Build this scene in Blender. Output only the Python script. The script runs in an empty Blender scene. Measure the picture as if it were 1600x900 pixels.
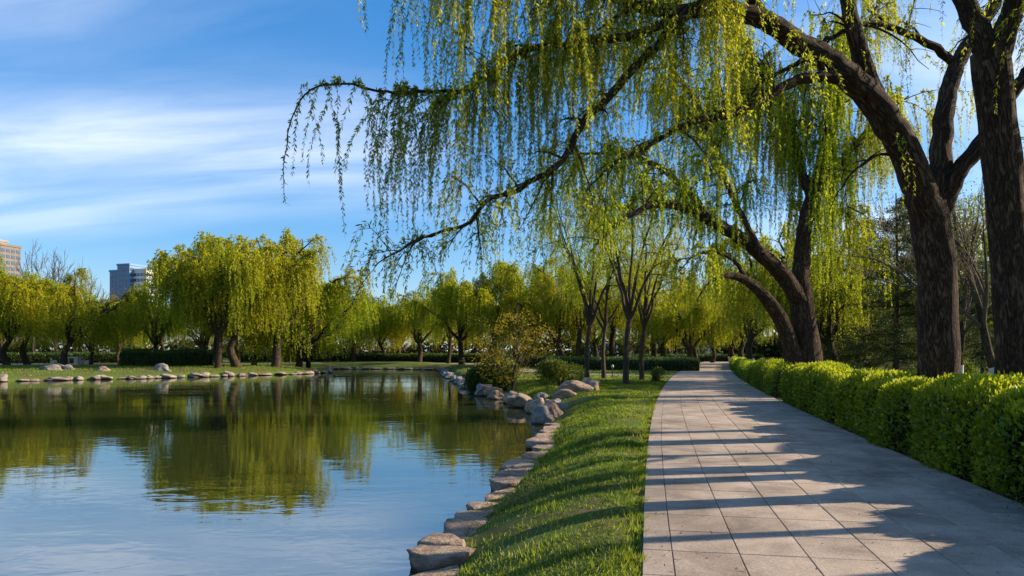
import bpy, bmesh, math, random
import numpy as np
from mathutils import Vector, Matrix

# ------------------------------------------------------------------ camera, sky, sun, exposure
scene = bpy.context.scene
F = 1156.0            # focal length in photo pixels (1600 wide)
HORIZ = 548.0         # horizon row in the photo
EYE = 1.6
SUN_AZ = math.radians(79)      # to the right of the view direction (+Y)
SUN_EL = math.radians(26)

cam_d = bpy.data.cameras.new('camera')
cam_d.sensor_width = 36.0
cam_d.lens = 36.0 * F / 1600.0
cam_d.shift_y = (HORIZ - 450.0) / 1600.0
cam_d.clip_start = 0.05
cam_d.clip_end = 6000
cam = bpy.data.objects.new('camera', cam_d)
scene.collection.objects.link(cam)
cam.location = (0, 0, EYE)
cam.rotation_euler = (math.radians(90), 0, 0)
scene.camera = cam

world = bpy.data.worlds.new('World')
scene.world = world
world.use_nodes = True


CL_ROT = -40            # run of the cirrus
CL_LOC = (1.92, 2.22)


def build_world():
    nt = world.node_tree
    N, L = nt.nodes, nt.links
    N.clear()
    out = N.new('ShaderNodeOutputWorld')
    bg = N.new('ShaderNodeBackground')
    bg.inputs['Strength'].default_value = 0.135
    sky = N.new('ShaderNodeTexSky')
    sky.sky_type = 'NISHITA'
    sky.sun_disc = False
    sky.sun_elevation = SUN_EL
    sky.sun_rotation = SUN_AZ
    sky.altitude = 100
    sky.air_density = 1.0
    sky.dust_density = 0.9
    sky.ozone_density = 2.5
    hs = N.new('ShaderNodeHueSaturation')
    hs.inputs['Saturation'].default_value = 1.45
    hs.inputs['Value'].default_value = 1.0
    gm = N.new('ShaderNodeGamma')
    gm.inputs['Gamma'].default_value = .72
    L.new(sky.outputs[0], gm.inputs['Color'])
    tn = N.new('ShaderNodeMixRGB'); tn.blend_type = 'MULTIPLY'; tn.inputs[0].default_value = 1
    tn.inputs[2].default_value = (.95, 1.04, 1.20, 1)
    L.new(gm.outputs[0], tn.inputs[1])
    L.new(tn.outputs[0], hs.inputs['Color'])
    # cirrus: noise on a high flat layer, stretched along one direction
    tc = N.new('ShaderNodeTexCoord')
    sep = N.new('ShaderNodeSeparateXYZ')
    L.new(tc.outputs['Generated'], sep.inputs[0])

    def math_n(op, a=None, b=None, va=0.0, vb=0.0, vc=0.0, clamp=False):
        m = N.new('ShaderNodeMath')
        m.operation = op
        m.use_clamp = clamp
        m.inputs[0].default_value = va
        m.inputs[1].default_value = vb
        m.inputs[2].default_value = vc
        if a is not None: L.new(a, m.inputs[0])
        if b is not None: L.new(b, m.inputs[1])
        return m.outputs[0]
    zz = math_n('MAXIMUM', sep.outputs['Z'], None, vb=0.0)
    den = math_n('ADD', zz, None, vb=0.22)
    u = math_n('DIVIDE', sep.outputs['X'], den)
    v = math_n('DIVIDE', sep.outputs['Y'], den)
    comb = N.new('ShaderNodeCombineXYZ')
    L.new(u, comb.inputs[0]); L.new(v, comb.inputs[1])

    def layer(rot, scl, loc, scale, detail, rough, dist, lo, hi):
        mp = N.new('ShaderNodeMapping')
        mp.inputs['Rotation'].default_value = (0, 0, math.radians(rot))
        mp.inputs['Scale'].default_value = (*scl, 1)
        mp.inputs['Location'].default_value = (*loc, 0)
        L.new(comb.outputs[0], mp.inputs[0])
        n = N.new('ShaderNodeTexNoise')
        n.inputs['Scale'].default_value = scale
        n.inputs['Detail'].default_value = detail
        n.inputs['Roughness'].default_value = rough
        n.inputs['Distortion'].default_value = dist
        L.new(mp.outputs[0], n.inputs['Vector'])
        r = N.new('ShaderNodeMapRange')
        r.interpolation_type = 'SMOOTHSTEP'
        r.inputs['From Min'].default_value = lo
        r.inputs['From Max'].default_value = hi
        L.new(n.outputs['Fac'], r.inputs[0])
        return r.outputs[0]
    mass = layer(CL_ROT, (.55, 1.0), CL_LOC, .70, 3, .45, .2, .42, .68)
    wisp = layer(CL_ROT + 8, (.55, 2.4), (3.1, 1.7), 1.7, 7, .58, .5, .25, .72)
    thin = layer(CL_ROT + 14, (.4, 1.5), (7.3, 4.2), 1.2, 6, .55, .6, .48, .80)
    f = math_n('MULTIPLY_ADD', wisp, None, vb=.82, vc=.2)
    f = math_n('MULTIPLY', mass, f)
    f2 = math_n('MULTIPLY', thin, None, vb=.14)
    f = math_n('MAXIMUM', f, f2)
    fac = math_n('MULTIPLY', f, None, vb=.9, clamp=True)
    mix = N.new('ShaderNodeMixRGB')
    mix.inputs[2].default_value = (4.9, 5.15, 5.7, 1)
    L.new(fac, mix.inputs[0])
    L.new(hs.outputs[0], mix.inputs[1])
    L.new(mix.outputs[0], bg.inputs['Color'])
    L.new(bg.outputs[0], out.inputs['Surface'])


build_world()
sun_d = bpy.data.lights.new('sun', 'SUN')
sun_d.energy = 5.0
sun_d.angle = math.radians(0.5)
sun_d.color = (1.0, 0.85, 0.64)
sun = bpy.data.objects.new('sun', sun_d)
scene.collection.objects.link(sun)
to_sun = Vector((math.sin(SUN_AZ) * math.cos(SUN_EL), math.cos(SUN_AZ) * math.cos(SUN_EL), math.sin(SUN_EL)))
sun.rotation_euler = to_sun.to_track_quat('Z', 'Y').to_euler()
sun.location = (30, 5, 20)

scene.view_settings.view_transform = 'Standard'
scene.view_settings.look = 'None'
scene.view_settings.exposure = 0.95
scene.view_settings.gamma = 1.0
scene.view_settings.use_curve_mapping = False
scene.render.engine = 'CYCLES'
cy = scene.cycles
cy.max_bounces = 8
cy.diffuse_bounces = 5
cy.glossy_bounces = 3
cy.transmission_bounces = 6
cy.transparent_max_bounces = 6
cy.caustics_reflective = False
cy.caustics_refractive = False
cy.use_denoising = True
cy.sample_clamp_indirect = 6.0

C = scene.collection
MAT = {}

# ------------------------------------------------------------------ small helpers


def P(px, py, d):
    """photo pixel at depth d -> point in the place"""
    return np.array([(px - 800.0) / F * d, d, EYE + (HORIZ - py) / F * d])


def ghash(ix, iy, iz, seed):
    h = (ix.astype(np.int64) * 374761393 + iy.astype(np.int64) * 668265263 + iz.astype(np.int64) * 2147483647 + seed * 974634777) & 0xFFFFFFFF
    h = ((h ^ (h >> 13)) * 1274126177) & 0xFFFFFFFF
    h = h ^ (h >> 16)
    return (h & 0xFFFFFF).astype(np.float64) / 0xFFFFFF * 2 - 1


def vnoise(p, seed=0):
    p = np.asarray(p, float)
    if p.shape[-1] == 2:
        p = np.concatenate([p, np.zeros(p.shape[:-1] + (1,))], -1)
    i = np.floor(p).astype(np.int64)
    f = p - i
    f = f * f * (3 - 2 * f)
    r = 0
    for dx in (0, 1):
        wx = f[..., 0] if dx else 1 - f[..., 0]
        for dy in (0, 1):
            wy = f[..., 1] if dy else 1 - f[..., 1]
            for dz in (0, 1):
                wz = f[..., 2] if dz else 1 - f[..., 2]
                r = r + wx * wy * wz * ghash(i[..., 0] + dx, i[..., 1] + dy, i[..., 2] + dz, seed)
    return r


def norm(v):
    return v / np.maximum(np.linalg.norm(v, axis=-1, keepdims=True), 1e-9)


def tag(o, label=None, cat=None, group=None, kind=None):
    if label: o['label'] = label
    if cat: o['category'] = cat
    if group: o['group'] = group
    if kind: o['kind'] = kind
    return o


def empty(name, loc=(0, 0, 0), rz=0.0, s=1.0):
    o = bpy.data.objects.new(name, None)
    o.empty_display_size = 0.2
    C.objects.link(o)
    o.location = loc
    o.rotation_euler = (0, 0, rz)
    o.scale = (s, s, s) if not hasattr(s, '__len__') else s
    return o


def mesh_from(name, verts, faces, mats, smooth=True, fattr=None, vattr=None, fmat=None):
    """verts (n,3); faces list of int arrays (k,3) or (k,4)"""
    verts = np.asarray(verts, np.float32)
    if not isinstance(faces, (list, tuple)):
        faces = [faces]
    faces = [np.asarray(f, np.int32) for f in faces if len(f)]
    loops = np.concatenate([f.ravel() for f in faces])
    sizes = np.concatenate([np.full(len(f), f.shape[1], np.int32) for f in faces])
    starts = np.concatenate([[0], np.cumsum(sizes)[:-1]]).astype(np.int32)
    me = bpy.data.meshes.new(name)
    me.vertices.add(len(verts))
    me.vertices.foreach_set('co', verts.ravel())
    me.loops.add(len(loops))
    me.loops.foreach_set('vertex_index', loops)
    me.polygons.add(len(sizes))
    me.polygons.foreach_set('loop_start', starts)
    me.polygons.foreach_set('use_smooth', np.full(len(sizes), bool(smooth)))
    if fmat is not None:
        me.polygons.foreach_set('material_index', np.asarray(fmat, np.int32))
    if fattr is not None:
        a = me.attributes.new('tint', 'FLOAT', 'FACE')
        a.data.foreach_set('value', np.asarray(fattr, np.float32))
    if vattr is not None:
        a = me.attributes.new('bark_co', 'FLOAT_VECTOR', 'POINT')
        a.data.foreach_set('vector', np.asarray(vattr, np.float32).ravel())
    me.update(calc_edges=True)
    for m in (mats if isinstance(mats, (list, tuple)) else [mats]):
        me.materials.append(m)
    return me


def obj(name, me, parent=None, loc=None, kind=None):
    o = bpy.data.objects.new(name, me)
    C.objects.link(o)
    if parent is not None: o.parent = parent
    if loc is not None: o.location = loc
    if kind: o['kind'] = kind
    return o


def copy_tree(o, parent=None):
    c = o.copy()
    C.objects.link(c)
    c.parent = parent
    for ch in list(o.children):
        copy_tree(ch, c)
    return c


def smooth_line(pts, step=None, n=None):
    """Catmull-Rom through the points; returns dense polyline (extra columns are interpolated too)"""
    p = np.asarray(pts, float)
    if len(p) == 2:
        k = n or 6
        t = np.linspace(0, 1, k)[:, None]
        return p[0] * (1 - t) + p[1] * t
    q = np.vstack([2 * p[0] - p[1], p, 2 * p[-1] - p[-2]])
    out = []
    for i in range(len(p) - 1):
        a, b, c, d = q[i], q[i + 1], q[i + 2], q[i + 3]
        seg = np.linalg.norm((c - b)[:3])
        k = max(2, int(math.ceil(seg / step))) if step else (n or 5)
        t = np.linspace(0, 1, k, endpoint=False)[:, None]
        out.append(0.5 * ((2 * b) + (c - a) * t + (2 * a - 5 * b + 4 * c - d) * t * t + (-a + 3 * b - 3 * c + d) * t ** 3))
    out.append(p[-1:])
    return np.vstack(out)


class Tubes:
    """tapered limbs collected into one mesh"""

    def __init__(self):
        self.v, self.f, self.a, self.n = [], [], [], 0

    def add(self, pts, rad, sides=8, rough=0.0, flare=0.0, seed=0, cap=True):
        pts = np.asarray(pts, float)
        rad = np.asarray(rad, float) * np.ones(len(pts))
        m = len(pts)
        tan = np.gradient(pts, axis=0)
        tan = norm(tan)
        ref = np.array([0.0, 1.0, 0.0]) if abs(tan[0, 1]) < 0.8 else np.array([1.0, 0, 0])
        u = np.zeros_like(pts)
        a = ref - tan[0] * ref.dot(tan[0])
        u[0] = a / np.linalg.norm(a)
        for i in range(1, m):
            a = u[i - 1] - tan[i] * u[i - 1].dot(tan[i])
            u[i] = a / max(np.linalg.norm(a), 1e-9)
        w = np.cross(tan, u)
        s = np.concatenate([[0], np.cumsum(np.linalg.norm(np.diff(pts, axis=0), axis=1))])
        th = np.linspace(0, 2 * math.pi, sides, endpoint=False)
        ct, st = np.cos(th), np.sin(th)
        R = rad[:, None] * np.ones(sides)[None]
        if rough > 0:
            q = np.stack([np.broadcast_to(ct * 1.3, R.shape), np.broadcast_to(st * 1.3, R.shape), np.broadcast_to((s / max(rad[0], .05) * .45)[:, None], R.shape)], -1)
            R = R * (1 + rough * vnoise(q + seed * 7.3, seed) + rough * .6 * vnoise(q * np.array([2.6, 2.6, 1.2]) + 9.1, seed + 5))
        if flare > 0:
            k = np.exp(-s / (rad[0] * 1.1))[:, None]
            lob = 0.6 + 0.4 * np.cos(th * 5 + seed)[None]
            R = R * (1 + flare * k * lob)
        ring = pts[:, None, :] + R[..., None] * (ct[None, :, None] * u[:, None, :] + st[None, :, None] * w[:, None, :])
        co = np.stack([R * ct, R * st, np.broadcast_to(s[:, None], R.shape)], -1)
        i = np.arange(m - 1)[:, None] * sides
        j = np.arange(sides)[None]
        j2 = (j + 1) % sides
        quads = np.stack([i + j, i + j2, i + sides + j2, i + sides + j], -1).reshape(-1, 4) + self.n
        self.v.append(ring.reshape(-1, 3)); self.a.append(co.reshape(-1, 3)); self.f.append(quads)
        self.n += m * sides

    def mesh(self, name, mat):
        return mesh_from(name, np.vstack(self.v), [np.vstack(self.f)], mat, True, vattr=np.vstack(self.a))


def leaf_quads(pos, dirv, nrm, ln, wd, bulge=0.45):
    """one rhombic blade per leaf"""
    dirv = norm(dirv)
    side = norm(np.cross(dirv, nrm))
    ln = np.asarray(ln)[:, None] * np.ones((len(pos), 1))
    wd = np.asarray(wd)[:, None] * np.ones((len(pos), 1))
    mid = pos + dirv * ln * bulge
    v = np.stack([pos, mid + side * wd * .5, pos + dirv * ln, mid - side * wd * .5], 1)
    n = len(pos)
    f = np.arange(n * 4).reshape(n, 4)
    return v.reshape(-1, 3), f


class Leaves:
    def __init__(self):
        self.v, self.f, self.t, self.n = [], [], [], 0

    def add(self, pos, dirv, nrm, ln, wd, tint, bulge=0.45):
        v, f = leaf_quads(pos, dirv, nrm, ln, wd, bulge)
        self.v.append(v); self.f.append(f + self.n); self.t.append(tint)
        self.n += len(v)

    def mesh(self, name, mat):
        return mesh_from(name, np.vstack(self.v), [np.vstack(self.f)], mat, False, fattr=np.concatenate(self.t))


def rvec(rng, n):
    return norm(rng.normal(size=(n, 3)))


def hang_strands(rng, LV, TB, org, out, L, reach, rise, nper, ll, lw, tint0=0.5, tvar=0.25, stem_r=0.0, kpts=9, power=1.6, gap=0.0, spread=0.95):
    """weeping shoots: they leave the twig outwards, arch over and hang; alternate narrow leaves along them"""
    S = len(org)
    if S == 0: return
    L = np.asarray(L) * np.ones(S); reach = np.asarray(reach) * np.ones(S); rise = np.asarray(rise) * np.ones(S)
    ph = rng.uniform(0, 6.28, (S, 2)); wob = rng.uniform(.01, .05, (S, 2)) * L[:, None]
    fr = rng.uniform(2, 5, (S, 2))

    def at(si, t):
        h = reach[si] * (1 - (1 - t) ** 2.2)
        z = rise[si] * np.sin(np.minimum(t * 3.2, 1) * math.pi) - L[si] * t ** power
        p = org[si] + out[si] * h[:, None]
        p[:, 2] += z
        w = np.minimum(t * 2, 1)
        p[:, 0] += wob[si, 0] * w * np.sin(ph[si, 0] + fr[si, 0] * t)
        p[:, 1] += wob[si, 1] * w * np.sin(ph[si, 1] + fr[si, 1] * t)
        return p
    n = int(S * nper)
    wgt = L / L.sum()
    si = rng.choice(S, n, p=wgt)
    t = gap + (1 - gap) * rng.uniform(0, 1, n)
    p0 = at(si, t)
    tg = norm(at(si, np.minimum(t + .03, 1.03)) - at(si, np.maximum(t - .03, 0)))
    sd = rvec(rng, n)
    sd = norm(sd - tg * (sd * tg).sum(1)[:, None])
    dv = tg * .75 + sd * spread * .75
    dv[:, 2] -= .12
    nr = rvec(rng, n)
    st = np.clip(tint0 + rng.normal(0, tvar * .5, S)[si] + rng.normal(0, tvar * .5, n), 0, 1)
    sz = rng.uniform(.6, 1.15, n) * (1 - .35 * t)
    LV.add(p0, dv, nr, ll * sz, lw * sz, st)
    if stem_r > 0 and TB is not None:
        tt = np.linspace(0, 1, kpts)
        idx = np.repeat(np.arange(S), kpts)
        pp = at(idx, np.tile(tt, S)).reshape(S, kpts, 3)
        # batch of three-sided stems
        sides = 3
        tan = norm(np.gradient(pp, axis=1))
        ref = np.array([.31, .95, .05])
        u = norm(np.cross(tan, ref)); w = np.cross(tan, u)
        th = np.arange(sides) * 2 * math.pi / sides
        rr = stem_r * (1 - .65 * tt)[None, :, None, None]
        ring = pp[:, :, None, :] + rr * (np.cos(th)[None, None, :, None] * u[:, :, None, :] + np.sin(th)[None, None, :, None] * w[:, :, None, :])
        base = (np.arange(S)[:, None, None] * kpts + np.arange(kpts - 1)[None, :, None]) * sides
        j = np.arange(sides)[None, None]; j2 = (j + 1) % sides
        q = np.stack([base + j, base + j2, base + sides + j2, base + sides + j], -1).reshape(-1, 4)
        TB.v.append(ring.reshape(-1, 3)); TB.f.append(q + TB.n)
        TB.a.append(ring.reshape(-1, 3) * .3)
        TB.n += S * kpts * sides


# ------------------------------------------------------------------ materials


def new_mat(name):
    m = bpy.data.materials.new(name)
    m.use_nodes = True
    nt = m.node_tree
    nt.nodes.clear()
    return m, nt, nt.nodes, nt.links


def ramp(N, stops):
    r = N.new('ShaderNodeValToRGB')
    e = r.color_ramp.elements
    while len(e) < len(stops): e.new(0.5)
    for k, (pos, col) in enumerate(stops):
        e[k].position = pos
        e[k].color = (*col, 1)
    return r


def noise_node(N, L, vec, scale, detail=4, rough=.55, dist=0.0):
    n = N.new('ShaderNodeTexNoise')
    n.inputs['Scale'].default_value = scale
    n.inputs['Detail'].default_value = detail
    n.inputs['Roughness'].default_value = rough
    n.inputs['Distortion'].default_value = dist
    if vec is not None: L.new(vec, n.inputs['Vector'])
    return n


def leaf_mat(name, dark, light, trans=0.45, gloss=0.25, rough=0.5, tmul=1.0, dry=None):
    m, nt, N, L = new_mat(name)
    at = N.new('ShaderNodeAttribute'); at.attribute_name = 'tint'
    oi = N.new('ShaderNodeObjectInfo')
    tc = N.new('ShaderNodeTexCoord')
    nz = noise_node(N, L, tc.outputs['Object'], .55, 2)
    ad = N.new('ShaderNodeMath'); ad.operation = 'MULTIPLY_ADD'
    ad.inputs[1].default_value = .5; ad.inputs[2].default_value = -.25
    L.new(nz.outputs['Fac'], ad.inputs[0])
    ad2 = N.new('ShaderNodeMath'); ad2.operation = 'ADD'; ad2.use_clamp = True
    L.new(at.outputs['Fac'], ad2.inputs[0]); L.new(ad.outputs[0], ad2.inputs[1])
    mid = tuple((a + b) / 2 for a, b in zip(dark, light))
    r = ramp(N, [(0.0, dark), (0.55, mid), (1.0, light)] if dry is None else [(0.0, dark), (.45, mid), (.78, light), (.97, dry)])
    L.new(ad2.outputs[0], r.inputs[0])
    hs = N.new('ShaderNodeHueSaturation')
    hm = N.new('ShaderNodeMapRange')
    hm.inputs['To Min'].default_value = .478; hm.inputs['To Max'].default_value = .516
    L.new(oi.outputs['Random'], hm.inputs[0]); L.new(hm.outputs[0], hs.inputs['Hue'])
    L.new(r.outputs[0], hs.inputs['Color'])
    pb = N.new('ShaderNodeBsdfPrincipled')
    pb.inputs['Roughness'].default_value = rough
    pb.inputs['Specular IOR Level'].default_value = gloss
    L.new(hs.outputs[0], pb.inputs['Base Color'])
    tr = N.new('ShaderNodeBsdfTranslucent')
    tm = N.new('ShaderNodeMixRGB'); tm.blend_type = 'MULTIPLY'; tm.inputs[0].default_value = 1
    tm.inputs[2].default_value = (1.15 * tmul, 1.1 * tmul, .55 * tmul, 1)
    L.new(hs.outputs[0], tm.inputs[1]); L.new(tm.outputs[0], tr.inputs['Color'])
    mx = N.new('ShaderNodeMixShader'); mx.inputs[0].default_value = trans
    L.new(pb.outputs[0], mx.inputs[1]); L.new(tr.outputs[0], mx.inputs[2])
    out = N.new('ShaderNodeOutputMaterial')
    L.new(mx.outputs[0], out.inputs[0])
    MAT[name] = m
    return m


def bark_mat(name, dark, light, scale=1.0, bump=1.0):
    m, nt, N, L = new_mat(name)
    at = N.new('ShaderNodeAttribute'); at.attribute_name = 'bark_co'
    mp = N.new('ShaderNodeMapping'); mp.inputs['Scale'].default_value = (14 * scale, 14 * scale, 3.3 * scale)
    L.new(at.outputs['Vector'], mp.inputs[0])
    n0 = noise_node(N, L, mp.outputs[0], 1.0, 4, .6, .7)
    ab = N.new('ShaderNodeMath'); ab.operation = 'SUBTRACT'; ab.inputs[1].default_value = .5
    L.new(n0.outputs['Fac'], ab.inputs[0])
    ab2 = N.new('ShaderNodeMath'); ab2.operation = 'ABSOLUTE'; L.new(ab.outputs[0], ab2.inputs[0])
    sm = N.new('ShaderNodeMapRange'); sm.inputs['From Max'].default_value = .13
    L.new(ab2.outputs[0], sm.inputs[0])
    n1 = noise_node(N, L, mp.outputs[0], 3.2, 4, .65)
    mul = N.new('ShaderNodeMath'); mul.operation = 'MULTIPLY_ADD'; mul.inputs[1].default_value = .55
    L.new(sm.outputs[0], mul.inputs[0])
    n1s = N.new('ShaderNodeMath'); n1s.operation = 'MULTIPLY'; n1s.inputs[1].default_value = .75
    L.new(n1.outputs['Fac'], n1s.inputs[0]); L.new(n1s.outputs[0], mul.inputs[2])
    tc = N.new('ShaderNodeTexCoord')
    n2 = noise_node(N, L, tc.outputs['Object'], 1.3, 3)
    r = ramp(N, [(0.35, dark), (0.75, tuple((a * .55 + b * .45) for a, b in zip(dark, light))), (1.15 if False else 1.0, light)])
    L.new(mul.outputs[0], r.inputs[0])
    mxc = N.new('ShaderNodeMixRGB'); mxc.blend_type = 'MULTIPLY'; mxc.inputs[0].default_value = .5
    r2 = ramp(N, [(.3, (.65, .62, .6)), (.7, (1.15, 1.1, 1.0))])
    L.new(n2.outputs['Fac'], r2.inputs[0])
    L.new(r.outputs[0], mxc.inputs[1]); L.new(r2.outputs[0], mxc.inputs[2])
    pb = N.new('ShaderNodeBsdfPrincipled')
    pb.inputs['Roughness'].default_value = .9
    pb.inputs['Specular IOR Level'].default_value = .15
    L.new(mxc.outputs[0], pb.inputs['Base Color'])
    bp = N.new('ShaderNodeBump'); bp.inputs['Strength'].default_value = .9; bp.inputs['Distance'].default_value = .05 * bump
    L.new(mul.outputs[0], bp.inputs['Height']); L.new(bp.outputs[0], pb.inputs['Normal'])
    out = N.new('ShaderNodeOutputMaterial'); L.new(pb.outputs[0], out.inputs[0])
    MAT[name] = m
    return m


def surf_mat(name, cols, scale=3.0, rough=.85, bump=.01, bscale=12.0, detail=6, spec=.3, per_object=0.0, fine=None, coord='Object', stain=0.0, wet=False):
    m, nt, N, L = new_mat(name)
    tc = N.new('ShaderNodeTexCoord')
    vec = tc.outputs[coord]
    oi = N.new('ShaderNodeObjectInfo')
    if per_object > 0:
        va = N.new('ShaderNodeVectorMath'); va.operation = 'ADD'
        cb = N.new('ShaderNodeCombineXYZ')
        sc = N.new('ShaderNodeMath'); sc.operation = 'MULTIPLY'; sc.inputs[1].default_value = 57.0
        L.new(oi.outputs['Random'], sc.inputs[0]); L.new(sc.outputs[0], cb.inputs[0]); L.new(sc.outputs[0], cb.inputs[2])
        L.new(vec, va.inputs[0]); L.new(cb.outputs[0], va.inputs[1])
        vec = va.outputs[0]
    n = noise_node(N, L, vec, scale, detail, .6, .2)
    k = len(cols)
    r = ramp(N, [(.28 + .44 * i / (k - 1), c) for i, c in enumerate(cols)])
    L.new(n.outputs['Fac'], r.inputs[0])
    col = r.outputs[0]
    if fine:
        nf = noise_node(N, L, vec, fine[0], 3, .7)
        rf = ramp(N, [(.3, (1 - fine[1],) * 3), (.7, (1 + fine[1],) * 3)])
        L.new(nf.outputs['Fac'], rf.inputs[0])
        mm = N.new('ShaderNodeMixRGB'); mm.blend_type = 'MULTIPLY'; mm.inputs[0].default_value = 1
        L.new(col, mm.inputs[1]); L.new(rf.outputs[0], mm.inputs[2])
        col = mm.outputs[0]
    if stain > 0:
        ns = noise_node(N, L, tc.outputs[coord], .9, 7, .68, .6)
        rs = ramp(N, [(.34, (1 - stain, 1 - stain, 1 - stain)), (.52, (1, 1, 1)), (.72, (1 + stain * .4, 1 + stain * .36, 1 + stain * .3))])
        L.new(ns.outputs['Fac'], rs.inputs[0])
        m2 = N.new('ShaderNodeMixRGB'); m2.blend_type = 'MULTIPLY'; m2.inputs[0].default_value = 1
        L.new(col, m2.inputs[1]); L.new(rs.outputs[0], m2.inputs[2])
        col = m2.outputs[0]
    if per_object > 0:
        hs = N.new('ShaderNodeHueSaturation')
        mr = N.new('ShaderNodeMapRange'); mr.inputs['To Min'].default_value = 1 - per_object; mr.inputs['To Max'].default_value = 1 + per_object
        L.new(oi.outputs['Random'], mr.inputs[0]); L.new(mr.outputs[0], hs.inputs['Value'])
        L.new(col, hs.inputs['Color']); col = hs.outputs[0]
    if wet:
        ge = N.new('ShaderNodeNewGeometry')
        sz = N.new('ShaderNodeSeparateXYZ'); L.new(ge.outputs['Position'], sz.inputs[0])
        nw = noise_node(N, L, ge.outputs['Position'], 5.0, 4, .6)
        za = N.new('ShaderNodeMath'); za.operation = 'MULTIPLY_ADD'; za.inputs[1].default_value = .09
        L.new(nw.outputs['Fac'], za.inputs[0]); L.new(sz.outputs['Z'], za.inputs[2])
        wr = N.new('ShaderNodeMapRange'); wr.inputs['From Min'].default_value = -.53; wr.inputs['From Max'].default_value = -.46
        wr.inputs['To Min'].default_value = 0; wr.inputs['To Max'].default_value = 1
        L.new(za.outputs[0], wr.inputs[0])
        wm = N.new('ShaderNodeMixRGB'); wm.inputs[1].default_value = (.035, .033, .018, 1)
        L.new(wr.outputs[0], wm.inputs[0]); L.new(col, wm.inputs[2])
        col = wm.outputs[0]
    pb = N.new('ShaderNodeBsdfPrincipled')
    pb.inputs['Roughness'].default_value = rough
    pb.inputs['Specular IOR Level'].default_value = spec
    L.new(col, pb.inputs['Base Color'])
    if bump > 0:
        nb = noise_node(N, L, vec, bscale, 6, .65)
        bp = N.new('ShaderNodeBump'); bp.inputs['Strength'].default_value = .8; bp.inputs['Distance'].default_value = bump
        L.new(nb.outputs['Fac'], bp.inputs['Height']); L.new(bp.outputs[0], pb.inputs['Normal'])
    out = N.new('ShaderNodeOutputMaterial'); L.new(pb.outputs[0], out.inputs[0])
    MAT[name] = m
    return m


leaf_mat('willow_leaf_near', (.14, .19, .016), (.52, .56, .036), .6, .25, .45)
leaf_mat('willow_leaf_mid', (.17, .23, .014), (.50, .54, .03), .56, .15, .5)
leaf_mat('willow_leaf_far', (.18, .24, .016), (.50, .53, .03), .54, .1, .6)
leaf_mat('willow_leaf_gold', (.25, .26, .014), (.56, .53, .026), .54, .1, .6)
leaf_mat('hedge_leaf', (.06, .125, .014), (.42, .48, .024), .5, .25, .45)
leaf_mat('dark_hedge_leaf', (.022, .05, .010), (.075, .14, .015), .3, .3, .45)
leaf_mat('conifer_needle', (.025, .045, .018), (.11, .135, .04), .3, .15, .6)
leaf_mat('bush_leaf', (.03, .06, .012), (.16, .21, .02), .4, .3, .45)
leaf_mat('bronze_leaf', (.27, .21, .02), (.56, .50, .035), .45, .2, .5)
leaf_mat('grass_blade', (.055, .105, .012), (.33, .38, .035), .45, .2, .5, dry=(.42, .33, .14))
leaf_mat('dry_leaf', (.10, .055, .025), (.28, .18, .08), .2, .1, .7)
bark_mat('bark_old', (.02, .0125, .008), (.155, .095, .058), 1.0, 1.0)
bark_mat('bark_young', (.038, .028, .019), (.18, .13, .088), 2.2, .5)
bark_mat('bark_far', (.028, .02, .013), (.11, .078, .05), 1.0, .4)
bark_mat('twig', (.05, .05, .018), (.13, .12, .04), 2.0, .1)
bark_mat('bare_twig', (.07, .055, .042), (.17, .135, .105), 2.0, .1)
surf_mat('whitewash', [(.42, .40, .38), (.62, .60, .57)], 4, .9, .01, 20)
surf_mat('rock', [(.15, .105, .072), (.31, .22, .155), (.43, .32, .24)], 2.3, .9, .06, 7.0, 8, .2, .2, (22, .4), wet=True)
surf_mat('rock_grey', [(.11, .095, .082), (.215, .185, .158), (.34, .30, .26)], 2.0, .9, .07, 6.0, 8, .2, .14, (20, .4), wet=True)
surf_mat('rock_far', [(.14, .11, .085), (.30, .24, .19), (.42, .345, .28)], 1.4, .9, .08, 4.0, 8, .2, .2, (9, .35), wet=True)
surf_mat('slab', [(.255, .196, .150), (.352, .276, .214), (.44, .35, .275)], 1.6, .82, .006, 45, 6, .2, .10, (70, .3), stain=.42)
surf_mat('kerb', [(.255, .20, .158), (.365, .293, .232)], 2.0, .85, .006, 50, 6, .2, .10, (60, .25), stain=.3)
surf_mat('pale_paving', [(.34, .27, .21), (.44, .36, .29)], .8, .9, .004, 20)
surf_mat('bed', [(.07, .056, .038), (.12, .10, .066)], 2.0, .95, .03, 9)
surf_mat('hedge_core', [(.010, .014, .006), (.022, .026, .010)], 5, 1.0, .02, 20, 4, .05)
surf_mat('tower_beige', [(.27, .235, .205), (.32, .285, .25)], .3, .85, 0)
surf_mat('tower_brown', [(.17, .14, .12), (.21, .175, .15)], .3, .85, 0)
surf_mat('tower_white', [(.66, .64, .62), (.74, .72, .70)], .3, .8, 0)
surf_mat('tower_blue', [(.13, .22, .38), (.17, .27, .44)], .3, .6, 0)
surf_mat('tower_glass', [(.05, .08, .12), (.08, .12, .18)], .5, .15, 0, spec=.6)
surf_mat('pale_stone', [(.50, .45, .40), (.66, .61, .56)], 2, .85, .02, 12, 5, .2, .1)
surf_mat('lamp_metal', [(.03, .03, .03), (.05, .05, .05)], 5, .5, 0)
surf_mat('far_wall', [(.34, .27, .23), (.42, .34, .29)], .3, .9, 0)


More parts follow.
